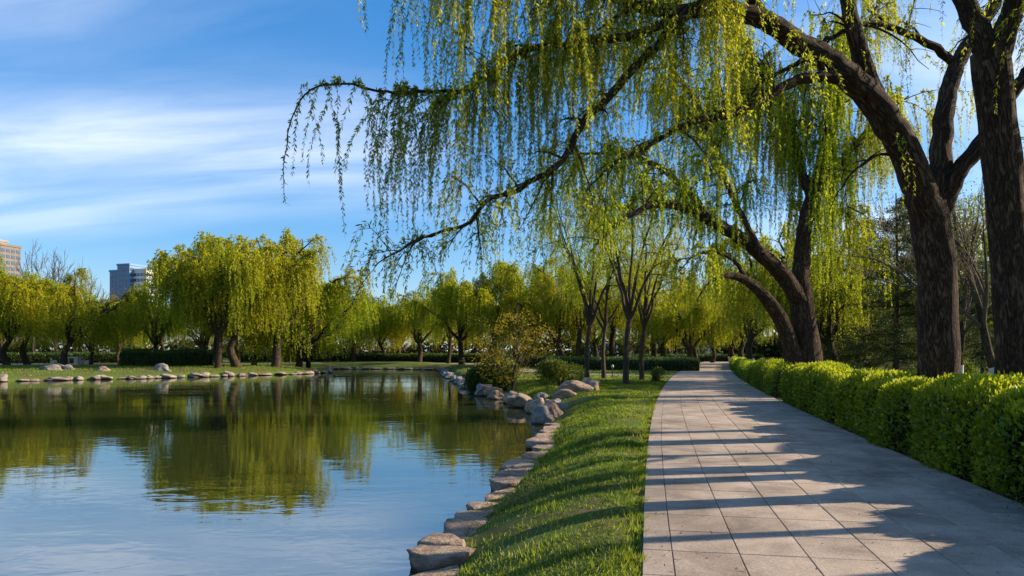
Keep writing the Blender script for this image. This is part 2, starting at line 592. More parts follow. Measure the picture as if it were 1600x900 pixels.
def ground_mat():
    m, nt, N, L = new_mat('ground')
    tc = N.new('ShaderNodeTexCoord')
    n1 = noise_node(N, L, tc.outputs['Object'], .55, 5, .6, .3)
    n2 = noise_node(N, L, tc.outputs['Object'], 9.0, 6, .7)
    n3 = noise_node(N, L, tc.outputs['Object'], 60.0, 3, .7)
    ad = N.new('ShaderNodeMath'); ad.operation = 'MULTIPLY_ADD'; ad.inputs[1].default_value = .5
    L.new(n2.outputs['Fac'], ad.inputs[0]); L.new(n1.outputs['Fac'], ad.inputs[2])
    r = ramp(N, [(.52, (.13, .095, .055)), (.64, (.11, .10, .036)), (.80, (.085, .125, .024)), (.97, (.13, .18, .03))])
    L.new(ad.outputs[0], r.inputs[0])
    r3 = ramp(N, [(.3, (.6, .6, .6)), (.7, (1.35, 1.35, 1.3))])
    L.new(n3.outputs['Fac'], r3.inputs[0])
    mm = N.new('ShaderNodeMixRGB'); mm.blend_type = 'MULTIPLY'; mm.inputs[0].default_value = 1
    L.new(r.outputs[0], mm.inputs[1]); L.new(r3.outputs[0], mm.inputs[2])
    pb = N.new('ShaderNodeBsdfPrincipled'); pb.inputs['Roughness'].default_value = .95
    pb.inputs['Specular IOR Level'].default_value = .1
    L.new(mm.outputs[0], pb.inputs['Base Color'])
    bp = N.new('ShaderNodeBump'); bp.inputs['Strength'].default_value = 1; bp.inputs['Distance'].default_value = .05
    L.new(n2.outputs['Fac'], bp.inputs['Height']); L.new(bp.outputs[0], pb.inputs['Normal'])
    out = N.new('ShaderNodeOutputMaterial'); L.new(pb.outputs[0], out.inputs[0])
    MAT['ground'] = m


def water_mat():
    m, nt, N, L = new_mat('water')
    tc = N.new('ShaderNodeTexCoord')
    mp = N.new('ShaderNodeMapping'); mp.inputs['Scale'].default_value = (.55, 1.0, 1)
    mp.inputs['Rotation'].default_value = (0, 0, math.radians(8))
    L.new(tc.outputs['Object'], mp.inputs[0])
    n1 = noise_node(N, L, mp.outputs[0], 2.6, 2, .5, .4)
    n2 = noise_node(N, L, mp.outputs[0], .35, 2, .5)
    n3 = noise_node(N, L, mp.outputs[0], 9.0, 2, .5, .2)
    # calm and ruffled patches
    rr = ramp(N, [(.42, (.25, .25, .25)), (.62, (1, 1, 1))])
    L.new(n2.outputs['Fac'], rr.inputs[0])
    mu = N.new('ShaderNodeMath'); mu.operation = 'MULTIPLY'
    L.new(n1.outputs['Fac'], mu.inputs[0]); L.new(rr.outputs[0], mu.inputs[1])
    mu3 = N.new('ShaderNodeMath'); mu3.operation = 'MULTIPLY_ADD'; mu3.inputs[1].default_value = .10
    L.new(n3.outputs['Fac'], mu3.inputs[0]); L.new(mu.outputs[0], mu3.inputs[2])
    bp = N.new('ShaderNodeBump'); bp.inputs['Strength'].default_value = .5; bp.inputs['Distance'].default_value = .0135
    L.new(mu3.outputs[0], bp.inputs['Height'])
    df = N.new('ShaderNodeBsdfDiffuse'); df.inputs['Color'].default_value = (.030, .036, .012, 1)
    gl = N.new('ShaderNodeBsdfGlossy'); gl.inputs['Roughness'].default_value = .015
    gl.inputs['Color'].default_value = (.92, .94, .92, 1)
    L.new(bp.outputs[0], gl.inputs['Normal'])
    fr = N.new('ShaderNodeFresnel'); fr.inputs['IOR'].default_value = 3.3
    L.new(bp.outputs[0], fr.inputs['Normal'])
    fk = N.new('ShaderNodeMath'); fk.operation = 'MULTIPLY_ADD'; fk.use_clamp = True
    fk.inputs[1].default_value = .6; fk.inputs[2].default_value = .27
    L.new(fr.outputs[0], fk.inputs[0])
    mx = N.new('ShaderNodeMixShader')
    L.new(fk.outputs[0], mx.inputs[0]); L.new(df.outputs[0], mx.inputs[1]); L.new(gl.outputs[0], mx.inputs[2])
    out = N.new('ShaderNodeOutputMaterial'); L.new(mx.outputs[0], out.inputs[0])
    MAT['water'] = m


ground_mat()
water_mat()

# ------------------------------------------------------------------ lay of the land
LAKE = np.array([(-2.2, -12), (-1.5, 0), (-1.0, 5.4), (-.87, 7.4), (-.78, 8.6), (-.50, 10.4), (-.36, 11.0), (-.18, 12.1), (.43, 15.6), (.62, 17.9),
                 (.98, 21.0), (1.14, 23.1), (.96, 26.5), (0, 29.9), (-.45, 35.8), (-2.4, 43.1), (-3.9, 53), (-5.8, 65.2), (-7.0, 76), (-8.5, 84.5),
                 (-14, 87.5), (-22, 89), (-29, 87), (-35, 83.5), (-31, 80.5), (-26, 78), (-20.5, 76), (-18.2, 73), (-20, 68.8), (-22.6, 65.2), (-28, 59),
                 (-36, 52.3), (-48, 48.5), (-75, 45), (-75, -12)], float)
WATER_Z = -0.6
# footpath: left edge in plan, fitted to the photograph
_pl = np.array([(-8, -1.3), (0, .06), (5.25, .96), (8.7, 1.58), (12.2, 2.22), (18.1, 3.4), (25.7, 5.05), (37, 7.75), (50, 11.1), (65, 15.2), (84, 20.8), (103, 26.6), (130, 35)])
_pc = np.polyfit(_pl[:, 0], _pl[:, 1], 4)


def lake_dist(x, y):
    """signed distance to the waterline, negative on the lake"""
    p = np.stack([x, y], -1)
    shp = x.shape
    p = p.reshape(-1, 2)
    best = np.full(len(p), 1e9)
    inside = np.zeros(len(p), bool)
    n = len(LAKE)
    for i in range(n):
        a, b = LAKE[i], LAKE[(i + 1) % n]
        ab = b - a
        t = np.clip(((p - a) @ ab) / (ab @ ab), 0, 1)
        dd = np.linalg.norm(p - (a + t[:, None] * ab), axis=1)
        best = np.minimum(best, dd)
        c = ((a[1] > p[:, 1]) != (b[1] > p[:, 1]))
        xi = a[0] + (p[:, 1] - a[1]) / ((b[1] - a[1]) if b[1] != a[1] else 1e-9) * ab[0]
        inside ^= c & (p[:, 0] < xi)
    return np.where(inside, -best, best).reshape(shp)


def ground_z(x, y):
    x = np.asarray(x, float); y = np.asarray(y, float)
    s = lake_dist(x, y)
    far = (np.clip((x + 10) / -4.0, 0, 1))
    t = np.clip((s - .38 * (1 - far)) / (1.6 + 3.3 * far), 0, 1)
    up = -.47 + (.44 + .16 * far) * (t * (2 - t))
    z = np.where(s < 0.12, np.clip(-.47 + (s - .12) * 2.5, -1.7, -.47), up)
    off = x - np.polyval(_pc, y)
    z = z + .03 * np.clip((-off - .04) / .2, 0, 1) * np.clip(t * 3 - 1.6, 0, 1) * (far < .5)
    z = z + np.where((s > .3) & ((off < -.3) | (off > 4.2)), .025 * vnoise(np.stack([x * .9, y * .9], -1), 3), 0) * np.clip(s, 0, 1)
    return z


def gz(x, y):
    return float(ground_z(np.array([x]), np.array([y]))[0])


def axis(lo, hi, parts):
    """non-uniform axis: parts = [(start, end, step)] inside, growing spacing outside"""
    v = []
    for a, b, st in parts:
        v += list(np.arange(a, b, st))
    v.append(parts[-1][1])
    st = parts[0][2]; x = parts[0][0]; left = []
    while x > lo:
        st *= 1.35; x -= st; left.append(x)
    st = parts[-1][2]; x = parts[-1][1]; right = []
    while x < hi:
        st *= 1.35; x += st; right.append(x)
    return np.array(left[::-1] + v + right)


def make_ground():
    xs = axis(-1500, 1500, [(-60, -4, .7), (-4, 6, .16), (6, 30, .6)])
    ys = axis(-60, 3000, [(-10, 3, .8), (3, 32, .22), (32, 95, .6)])
    X, Y = np.meshgrid(xs, ys)
    Z = ground_z(X, Y)
    # keep the soil just under the paving
    nx, ny = len(xs), len(ys)
    i = np.arange(ny - 1)[:, None] * nx; j = np.arange(nx - 1)[None]
    f = np.stack([i + j, i + j + 1, i + nx + j + 1, i + nx + j], -1).reshape(-1, 4)
    me = mesh_from('ground', np.stack([X, Y, Z], -1).reshape(-1, 3), [f], MAT['ground'])
    o = obj('ground', me, kind='structure')
    tag(o, 'grassy ground of the park with bare soil patches', None)
    # lake
    v = np.array([(-90, -20, WATER_Z), (6, -20, WATER_Z), (6, 95, WATER_Z), (-90, 95, WATER_Z)], float)
    lk = obj('lake', mesh_from('lake', v, [np.array([[0, 1, 2, 3]])], MAT['water'], False), kind='structure')
    tag(lk, 'calm green lake mirroring trees and sky', None)


make_ground()

PATH_W = 3.8


def edge_x(y): return np.polyval(_pc, y)
def edge_slope(y): return np.polyval(np.polyder(_pc), y)


def path_pt(y, t, z=0.0):
    """y: position of the left edge; t: distance across from it"""
    y = np.asarray(y, float)
    sl = edge_slope(y)
    k = 1 / np.sqrt(1 + sl * sl)
    return np.stack([edge_x(y) + t * k, y - t * sl * k, np.zeros_like(y) + z], -1)


def slab_mesh(name, corners, top, depth, mat, bev=.006):
    """four plan corners (counter-clockwise) -> a block with a small chamfer"""
    c = np.array(corners, float)[:, :2]
    ctr = c.mean(0)
    inn = c + norm(ctr - c) * bev * 1.4
    v = [(*p, top - depth) for p in c] + [(*p, top - bev) for p in c] + [(*p, top) for p in inn]
    f = []
    for a in (0, 4):
        for i in range(4):
            j = (i + 1) % 4
            f.append((a + i, a + j, a + 4 + j, a + 4 + i))
    f.append((8, 9, 10, 11))
    me = mesh_from(name, np.array(v), [np.array(f)], mat, False)
    return me


def make_path():
    rng = np.random.default_rng(5)
    base_y = np.concatenate([np.arange(-6, 60, 1.5), np.arange(60, 131, 3)])
    a = path_pt(base_y, -.02, .004); b = path_pt(base_y, PATH_W + .03, .004)
    n = len(base_y)
    v = np.vstack([a, b])
    f = np.array([(i, n + i, n + i + 1, i + 1) for i in range(n - 1)])
    bed = obj('footpath', mesh_from('footpath', v, [f], MAT['bed'], False), kind='structure')
    tag(bed, 'stone paved footpath curving along the lake beside a hedge', None)
    # slabs: rows across the path, kerb stones on its left edge
    step = .66
    ys = [2.6]
    while ys[-1] < 128: ys.append(ys[-1] + step / math.sqrt(1 + float(edge_slope(ys[-1])) ** 2) * (1 if ys[-1] < 60 else 2))
    cols = [(.225 + .511 * i, .225 + .511 * (i + 1)) for i in range(7)]
    made = 0
    V, Fc, nv = [], [], 0
    gap = .0022
    for r in range(len(ys) - 1):
        y0, y1 = ys[r], ys[r + 1]
        items = [('kerb_stone', 0.0, .225)] + [('paving_slab', c0, c1) for c0, c1 in cols]
        for nm, t0, t1 in items:
            j = rng.uniform(-.006, .006)
            g = gap * rng.uniform(.6, 1.7)
            q = [path_pt(y0 + g + j, t0 + g), path_pt(y0 + g + j, t1 - g), path_pt(y1 - g + j, t1 - g), path_pt(y1 - g + j, t0 + g)]
            top = .030 + rng.uniform(-.0018, .0018)
            if y0 < 25.5:
                o = obj(nm, slab_mesh(nm, q, top, .05, MAT['kerb' if nm == 'kerb_stone' else 'slab']), bed)
                made += 1
            else:
                c = np.array(q)[:, :2]
                V += [(*p, top) for p in c]; Fc.append((nv, nv + 1, nv + 2, nv + 3)); nv += 4
    me = mesh_from('far_paving', np.array(V), [np.array(Fc)], MAT['slab'], False)
    obj('far_paving', me, bed, kind='stuff')
    # side path that leaves to the left round the lake
    ln = smooth_line(np.array([(12.0, 46.5, 0), (8, 48.0, 0), (4.5, 52, 0), (1.0, 60, 0), (-1.5, 72, 0), (-3.0, 84, 0), (-8, 92.5, 0), (-20, 95.0, 0), (-36, 93, 0), (-60, 88, 0)]), step=1.5)
    tn = norm(np.gradient(ln, axis=0)); nr = np.stack([-tn[:, 1], tn[:, 0], 0 * tn[:, 0]], 1)
    w = 1.6
    a = ln + nr * w; b = ln - nr * w
    for q in (a, b): q[:, 2] = .012
    n = len(ln)
    f = np.array([(i, i + 1, n + i + 1, n + i) for i in range(n - 1)])
    sp = obj('side_path', mesh_from('side_path', np.vstack([a, b]), [f], MAT['kerb'], False), kind='structure')
    tag(sp, 'grey side path bending left round the lake', None)
    # pale terrace behind the first willows of the peninsula
    pts = np.array([(-58, 70), (-42, 70.5), (-34, 71.5), (-31, 73), (-33, 78), (-40, 80), (-47, 82), (-58, 77)], float)
    v = np.array([(x, y, gz(x, y) + .05) for x, y in pts])
    v[:, 2] = v[:, 2].max()
    me = bpy.data.meshes.new('terrace'); me.from_pydata(v.tolist(), [], [list(range(len(v)))]); me.materials.append(MAT['pale_paving'])
    t = obj('terrace', me, kind='structure')
    tag(t, 'pale paved terrace behind the willows across the lake', None)


make_path()

# ------------------------------------------------------------------ far buildings


def box_arrays(x0, x1, y0, y1, z0, z1):
    v = np.array([(x0, y0, z0), (x1, y0, z0), (x1, y1, z0), (x0, y1, z0), (x0, y0, z1), (x1, y0, z1), (x1, y1, z1), (x0, y1, z1)], float)
    f = np.array([(0, 3, 2, 1), (4, 5, 6, 7), (0, 1, 5, 4), (1, 2, 6, 5), (2, 3, 7, 6), (3, 0, 4, 7)])
    return v, f


def box_obj(name, b, mat, parent):
    v, f = box_arrays(*b)
    return obj(name, mesh_from(name, v, [f], mat, False), parent)


def tower(name, label, loc, rz, blocks, win_mat):
    """blocks: (x0,x1,y0,y1,height,material, cols_front, cols_side, floors)"""
    t = empty(name, loc, rz)
    tag(t, label, 'building')
    wm = None
    for k, (x0, x1, y0, y1, h, mat, cf, cs, fl) in enumerate(blocks):
        b = box_obj('wall', (x0, x1, y0, y1, 0, h), MAT[mat], t)
        box_obj('parapet', (x0 - .3, x1 + .3, y0 - .3, y1 + .3, h + .003, h + 1.0), MAT[mat], t)
        fh = (h - 3) / fl
        for side in ('front', 'side'):
            n = cf if side == 'front' else cs
            if n == 0: continue
            span = (x1 - x0) if side == 'front' else (y1 - y0)
            cw = span / n
            v, f = box_arrays(-cw * .36, cw * .36, -.12, .1, 0, fh * .55)
            me = mesh_from('window', v, [f], win_mat, False)
            for i in range(n):
                for r in range(fl):
                    if 3 + r * fh < h * .45: continue       # lower floors stand behind the trees
                    o = obj('window', me, b)
                    if side == 'front': o.location = (x0 + cw * (i + .5), y0 - .02, 3 + r * fh)
                    else:
                        o.location = (x1 + .02, y0 + cw * (i + .5), 3 + r * fh)
                        o.rotation_euler = (0, 0, math.radians(90))
    return t


def px_at(px, d): return (px - 800) / F * d


tower('office_tower', 'blue grey and white office tower rising behind the lake willows', (px_at(194, 400), 400, 0), math.radians(-18),
      [(-10, -3.2, 0, 12, 44.5, 'tower_blue', 3, 0, 14), (-3.2, 5.2, -1.5, 13, 47.5, 'tower_blue', 4, 4, 15), (5.2, 13.5, 1.5, 12, 44.8, 'tower_white', 4, 4, 14)], MAT['tower_glass'])
tower('apartment_tower', 'beige brown apartment tower behind the bare trees at far left', (px_at(-20, 350), 350, 0), math.radians(-14),
      [(-13, -1.5, 0, 12, 54.5, 'tower_beige', 4, 3, 18), (-1.5, 6.5, 1.0, 12, 51.5, 'tower_brown', 3, 4, 17)], MAT['tower_glass'])

# ------------------------------------------------------------------ rocks


def rock_mesh(name, seed, sub, block, mat, rough=.12, cuts=7, flat=False):
    rng = np.random.default_rng(seed)
    bm = bmesh.new()
    bmesh.ops.create_icosphere(bm, subdivisions=sub, radius=1)
    p = np.array([v.co[:] for v in bm.verts])
    k = block
    p = p / (np.abs(p) ** k).sum(1)[:, None] ** (1 / k)
    for _ in range(cuts):
        n = rvec(rng, 1)[0]
        if flat: n = norm(n * np.array([1, 1, .25]))
        d = rng.uniform(.55, .92)
        over = np.maximum(0, p @ n - d)
        p = p - n[None] * over[:, None] * .92
    p = p * (1 + rough * vnoise(p * 1.6 + seed, seed)[:, None] + rough * .45 * vnoise(p * 4.3 + seed * 2, seed + 1)[:, None] + rough * .2 * vnoise(p * 9 + seed, seed + 2)[:, None] + rough * .12 * vnoise(p * 19 + seed, seed + 3)[:, None])
    for v, q in zip(bm.verts, p): v.co = q
    me = bpy.data.meshes.new(name)
    bm.to_mesh(me); bm.free()
    me.polygons.foreach_set('use_smooth', np.ones(len(me.polygons), bool))
    me.materials.append(mat)
    return me


ORD = ['first', 'second', 'third', 'fourth', 'fifth', 'sixth', 'seventh', 'eighth', 'ninth', 'tenth', 'eleventh', 'twelfth', 'thirteenth', 'fourteenth', 'fifteenth', 'sixteenth',
       'seventeenth', 'eighteenth', 'nineteenth', 'twentieth', 'twenty-first', 'twenty-second', 'twenty-third', 'twenty-fourth', 'twenty-fifth', 'twenty-sixth', 'twenty-seventh', 'twenty-eighth', 'twenty-ninth', 'thirtieth']


ORD += ['thirty-' + w for w in ORD[:9]] + ['fortieth'] + ['forty-' + w for w in ORD[:9]] + ['fiftieth'] + ['fifty-' + w for w in ORD[:9]] + ['sixtieth'] + ['sixty-' + w for w in ORD[:9]]


def ordn(k): return ORD[min(k, len(ORD) - 1)]


def place_rock(name, me, x, y, zc, size, rz, label, group, tilt=(0, 0)):
    o = obj(name, me)
    o.location = (x, y, zc)
    o.scale = size
    o.rotation_euler = (tilt[0], tilt[1], rz)
    return tag(o, label, 'rock', group)


def walk_shore(pts, spacing, rng):
    """points along a polyline at varying spacing -> (x, y, angle, gap)"""
    pts = np.asarray(pts, float)
    seg = np.linalg.norm(np.diff(pts, axis=0), axis=1)
    s = np.concatenate([[0], np.cumsum(seg)])
    out = []
    pos = 0.0
    while pos < s[-1]:
        g = spacing * rng.uniform(.7, 1.35)
        c = pos + g / 2
        x = np.interp(c, s, pts[:, 0]); y = np.interp(c, s, pts[:, 1])
        i = min(np.searchsorted(s, c), len(pts) - 1)
        dv = pts[i] - pts[i - 1]
        out.append((x, y, math.atan2(dv[1], dv[0]), g))
        pos += g
    return out


def make_rocks():
    rng = np.random.default_rng(11)
    blocks = [rock_mesh('edging_stone', 40 + k, 4, 9, MAT['rock'], .10, 9, True) for k in range(6)]
    bould = [rock_mesh('boulder', 60 + k, 4, 2.4, MAT['rock_grey' if k % 2 else 'rock'], .2, 16) for k in range(6)]
    small = [rock_mesh('shore_stone', 80 + k, 3, 3.0, MAT['rock_far'], .28, 14) for k in range(6)]
    dim = [rock_mesh('shore_stone', 95 + k, 3, 3.0, MAT['rock_grey'], .24, 14) for k in range(3)]  # darker rock puts the shade of these shores into the stone colour
    # flat edging stones along the near bank
    line = [(-1.02, 5.0), (-.86, 7.4), (-.72, 8.6), (-.44, 10.4), (-.30, 11.0), (-.10, 12.1), (.50, 15.6), (.70, 17.9), (1.05, 20.4)]
    k = 0
    for x, y, a, g in walk_shore(line, .72, rng):
        g = g * rng.uniform(.85, 1.25)
        top = -.435 + rng.uniform(-.05, .03)
        hz = .18
        g = min(g, .85)
        w = rng.uniform(.32, .46)
        place_rock('edging_stone', blocks[k % 6], x + .18 + rng.uniform(-.06, .06), y, top - hz * .86, (g * .58, w, hz), a + rng.uniform(-.22, .22),
                   'flat pinkish edging stone on the near bank waterline, %s from the bottom of the photo' % ordn(max(k - 2, 0)) if k >= 2 else ('flat edging stone on the near bank just below the photo edge' if k else 'first flat edging stone of the near bank, outside the photo'), 'edging stones of the near bank',
                   (rng.uniform(-.05, .05), rng.uniform(-.05, .05)))
        k += 1
    # boulders where the bank bulges
    B = [(846, 668, 22.2, .52, .45, 'pale squat boulder at the waterline nearest the edging stones'),
         (862, 655, 23.4, .62, .50, 'grey boulder standing behind the squat one at the waterline'),
         (880, 648, 24.6, .50, .40, 'dark rounded boulder at the grass edge of the waterline heap'),
         (838, 645, 26.0, .62, .46, 'brown boulder in the middle of the waterline heap'),
         (865, 640, 26.6, .55, .42, 'tan boulder wedged behind the waterline heap'),
         (815, 634, 28.6, .80, .56, 'large pale blue grey boulder mirrored in the water'),
         (842, 632, 28.8, .60, .44, 'shaded boulder between the pale one and the bush'),
         (795, 628, 31.0, .50, .34, 'low dark boulder beyond the large pale boulder'),
         (803, 614, 31.6, .42, .40, 'small pale upright stone by the shrub trunk'),
         (775, 622, 33.5, .60, .36, 'flat shaded stone at the foot of the dark bush'),
         (757, 608, 36.0, .70, .52, 'rounded boulder under the dark bush'),
         (772, 610, 35.2, .62, .48, 'boulder beside the rounded one under the dark bush'),
         (745, 606, 38.0, .70, .42, 'shaded boulder at the far foot of the dark bush')]
    for q, (px, py, d, r, h, lab) in enumerate(B):
        x = px_at(px, d)
        place_rock('boulder', bould[(q * 5 + 1) % 6], x, d, WATER_Z + h * .42, (r * .78, r * .64, h * .85), rng.uniform(0, 6.28), lab, 'boulders at the bend of the bank', (rng.uniform(-.2, .2), rng.uniform(-.2, .2)))
    for px, py, d, r, h, lab in [(900, 618, 28.4, .62, .46, 'big sunlit tan boulder lying on the grass beside the green bush'), (922, 612, 29.6, .58, .42, 'rounded tan boulder on the grass, behind the big sunlit one'),
                                 (880, 630, 27.4, .48, .32, 'tan boulder half sunk in the grass below the green bush')]:
        x = px_at(px, d)
        place_rock('boulder', bould[2 if px != 922 else 4], x, d, gz(x, d) + h * .35, (r, r * .8, h), rng.uniform(0, 6.28), lab, 'boulders at the bend of the bank')
    # shaded run of stones up the right shore
    k = 0
    for x, y, a, g in walk_shore([(-1.6, 39.5), (-2.5, 43.1), (-4.0, 53), (-5.9, 65.2), (-7.1, 76), (-8.6, 84.6)], 1.3, rng):
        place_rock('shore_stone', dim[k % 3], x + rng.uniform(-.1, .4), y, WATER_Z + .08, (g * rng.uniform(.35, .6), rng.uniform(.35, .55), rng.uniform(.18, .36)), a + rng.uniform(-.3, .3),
                   'shaded shore stone beyond the dark bush, %s in the row going away' % ordn(k) if k < 30 else 'shaded shore stone at the far end of the right shore, %s before the last' % ordn(36 - k), 'stones along the shaded right shore')
        k += 1
    # sunlit stones round the peninsula
    k = 0
    for x, y, a, g in walk_shore([(-19.4, 75), (-18.2, 73), (-20, 68.8), (-22.6, 65.2), (-28, 59), (-36, 52.3), (-42, 50.3)], .78, rng):
        big = rng.random() < .2
        place_rock('shore_stone', small[k % 6], x + rng.uniform(-.3, .3), y + rng.uniform(-.2, .45), WATER_Z + rng.uniform(.02, .12) + .08 * big, (g * rng.uniform(.5, .85), rng.uniform(.3, .65), rng.uniform(.12, .28) + .2 * big), a + rng.uniform(-.6, .6),
                   'sunlit pale stone at the peninsula waterline, %s counted leftward from its tip' % ordn(k) if k < len(ORD) else 'sunlit pale stone at the peninsula waterline, %s from the left photo edge end' % ordn(max(70 - k, 0)), 'stones round the peninsula')
        k += 1
    for px, d, r, h, lab in [(253, 61.5, 1.1, .62, 'large rounded grey boulder on the peninsula shore before the hedge'), (105, 58.5, 1.0, .5, 'slanting pale rock on the peninsula grass'), (77, 57.5, 1.25, .45, 'broad flat pale rock at the peninsula waterline'),
                             (160, 59, .9, .42, 'pale wedge shaped rock on the peninsula shore')]:
        x = px_at(px, d)
        place_rock('boulder', bould[int(px) % 6], x, d, gz(x, d) + .02, (r * .8, r * .5, h * .85), rng.uniform(-.4, .4), lab, 'stones round the peninsula', (0, rng.uniform(-.25, .25)))
    # far shore
    k = 0
    for x, y, a, g in walk_shore([(-9, 85), (-14, 87.5), (-22, 89.1)], 1.35, rng):
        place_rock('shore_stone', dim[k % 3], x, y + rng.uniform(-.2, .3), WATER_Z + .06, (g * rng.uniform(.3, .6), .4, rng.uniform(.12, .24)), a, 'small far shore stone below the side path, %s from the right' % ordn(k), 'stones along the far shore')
        k += 1


make_rocks()

# ------------------------------------------------------------------ willows


def bez(a, b, c, n):
    t = np.linspace(0, 1, n)[:, None]
    return a * (1 - t) ** 2 + 2 * b * t * (1 - t) + c * t * t


def sub_branch(rng, p0, dirv, ln, sag, n=6):
    s = np.linspace(0, 1, n)[:, None]
    p = p0 + dirv * ln * s
    p[:, 2] -= (sag * ln * s[:, 0] ** 2)
    p += (rng.normal(0, .02 * ln, (n, 3)) * s)
    return p


def gen_willow(name, seed, H=10.0, R=4.5, tr=.2, fork=.26, nlimb=5, nleaf=36000, ll=.17, lw=.052, lmat='willow_leaf_far', bmat='bark_far', lean=.06,
               zmin=1.6, Lr=(1.4, 3.4), nsub=7, nstr=520, tint=.5, stems=.006, upright=False, whitewash=False, wob=.02):
    rng = np.random.default_rng(seed)
    root = empty(name)
    T = Tubes()
    ld = rng.uniform(0, 6.28)
    topz = H * fork
    top = np.array([math.cos(ld) * lean * H, math.sin(ld) * lean * H, topz])
    mid = top * np.array([.35, .35, .5]) + rng.normal(0, wob * H, 3) * np.array([1, 1, 0])
    tl = smooth_line(np.array([(0, 0, -.15), mid, top]), step=.25)
    T.add(tl, np.linspace(tr * 1.15, tr * .8, len(tl)), 12, .10, .5, seed)
    obj('trunk', T.mesh('trunk', MAT[bmat]), root)
    if whitewash:
        W = Tubes()
        k = tl[:, 2] < 1.15
        W.add(tl[k], np.linspace(tr * 1.15, tr * 1.08, k.sum()) * 1.04, 12, .10, .5, seed)
        obj('painted_base', W.mesh('painted_base', MAT['whitewash']), root)
    O, D, LL = [], [], []
    for k in range(nlimb):
        az = k * 2 * math.pi / nlimb + rng.uniform(-.4, .4) + seed
        rk = rng.uniform(.35, .9) if not upright else rng.uniform(.45, .95)
        if k == 0: rk *= .35
        oz = np.array([math.cos(az), math.sin(az), 0])
        E = top + oz * rk * R
        E[2] = H * (.95 - .33 * rk * rk) * rng.uniform(.9, 1.0)
        ctl = top + (E - top) * np.array([.45, .45, .72]) if not upright else top + (E - top) * np.array([.4, .4, .5])
        st = tl[-3] if k % 2 else tl[-1]
        lp = bez(st, ctl, E, 12)
        lp[1:] += rng.normal(0, (.003 if upright else .012) * H, (11, 3))
        lp = smooth_line(lp, n=2)
        lr = np.linspace(tr * .62, tr * .10, len(lp))
        B = Tubes()
        B.add(lp, lr, 8, .06, 0, seed + k)
        for q in range(nsub):
            t = rng.uniform(.28, 1) if q else .98
            i = min(int(t * (len(lp) - 1)), len(lp) - 1)
            p0 = lp[i]
            a2 = az + rng.uniform(-1.5, 1.5)
            el = rng.uniform(.15, 1.0)
            dv = np.array([math.cos(a2) * math.cos(el), math.sin(a2) * math.cos(el), math.sin(el)])
            ln = R * rng.uniform(.22, .55) * (1.15 - .5 * t)
            sp = sub_branch(rng, p0, dv, ln, rng.uniform(.25, .6), 7)
            B.add(sp, np.linspace(max(lr[i] * .55, tr * .06), tr * .03, 7), 5)
            m = int(nstr / (nlimb * nsub))
            tt = rng.uniform(.12, 1, m)
            O.append(np.stack([np.interp(tt, np.linspace(0, 1, 7), sp[:, c]) for c in range(3)], 1))
            aa = a2 + rng.uniform(-1.3, 1.3, m)
            D.append(np.stack([np.cos(aa), np.sin(aa), 0 * aa], 1))
        obj('limb', B.mesh('limb', MAT[bmat]), root)
    O = np.vstack(O); D = np.vstack(D)
    L = rng.uniform(Lr[0], Lr[1], len(O))
    L = np.minimum(L, np.maximum(O[:, 2] - zmin * rng.uniform(.8, 1.5, len(O)), .5))
    LV = Leaves()
    TB = Tubes()
    hang_strands(rng, LV, TB if stems else None, O, D, L, rng.uniform(.25, .9, len(O)), rng.uniform(.05, .4, len(O)), nleaf / len(O), ll, lw, tint, .4, stems, 4, 1.5)
    cr = obj('crown', LV.mesh('crown', MAT[lmat]), root)
    if stems:
        obj('hanging_twigs', TB.mesh('hanging_twigs', MAT['twig']), cr, kind='stuff')
    return root


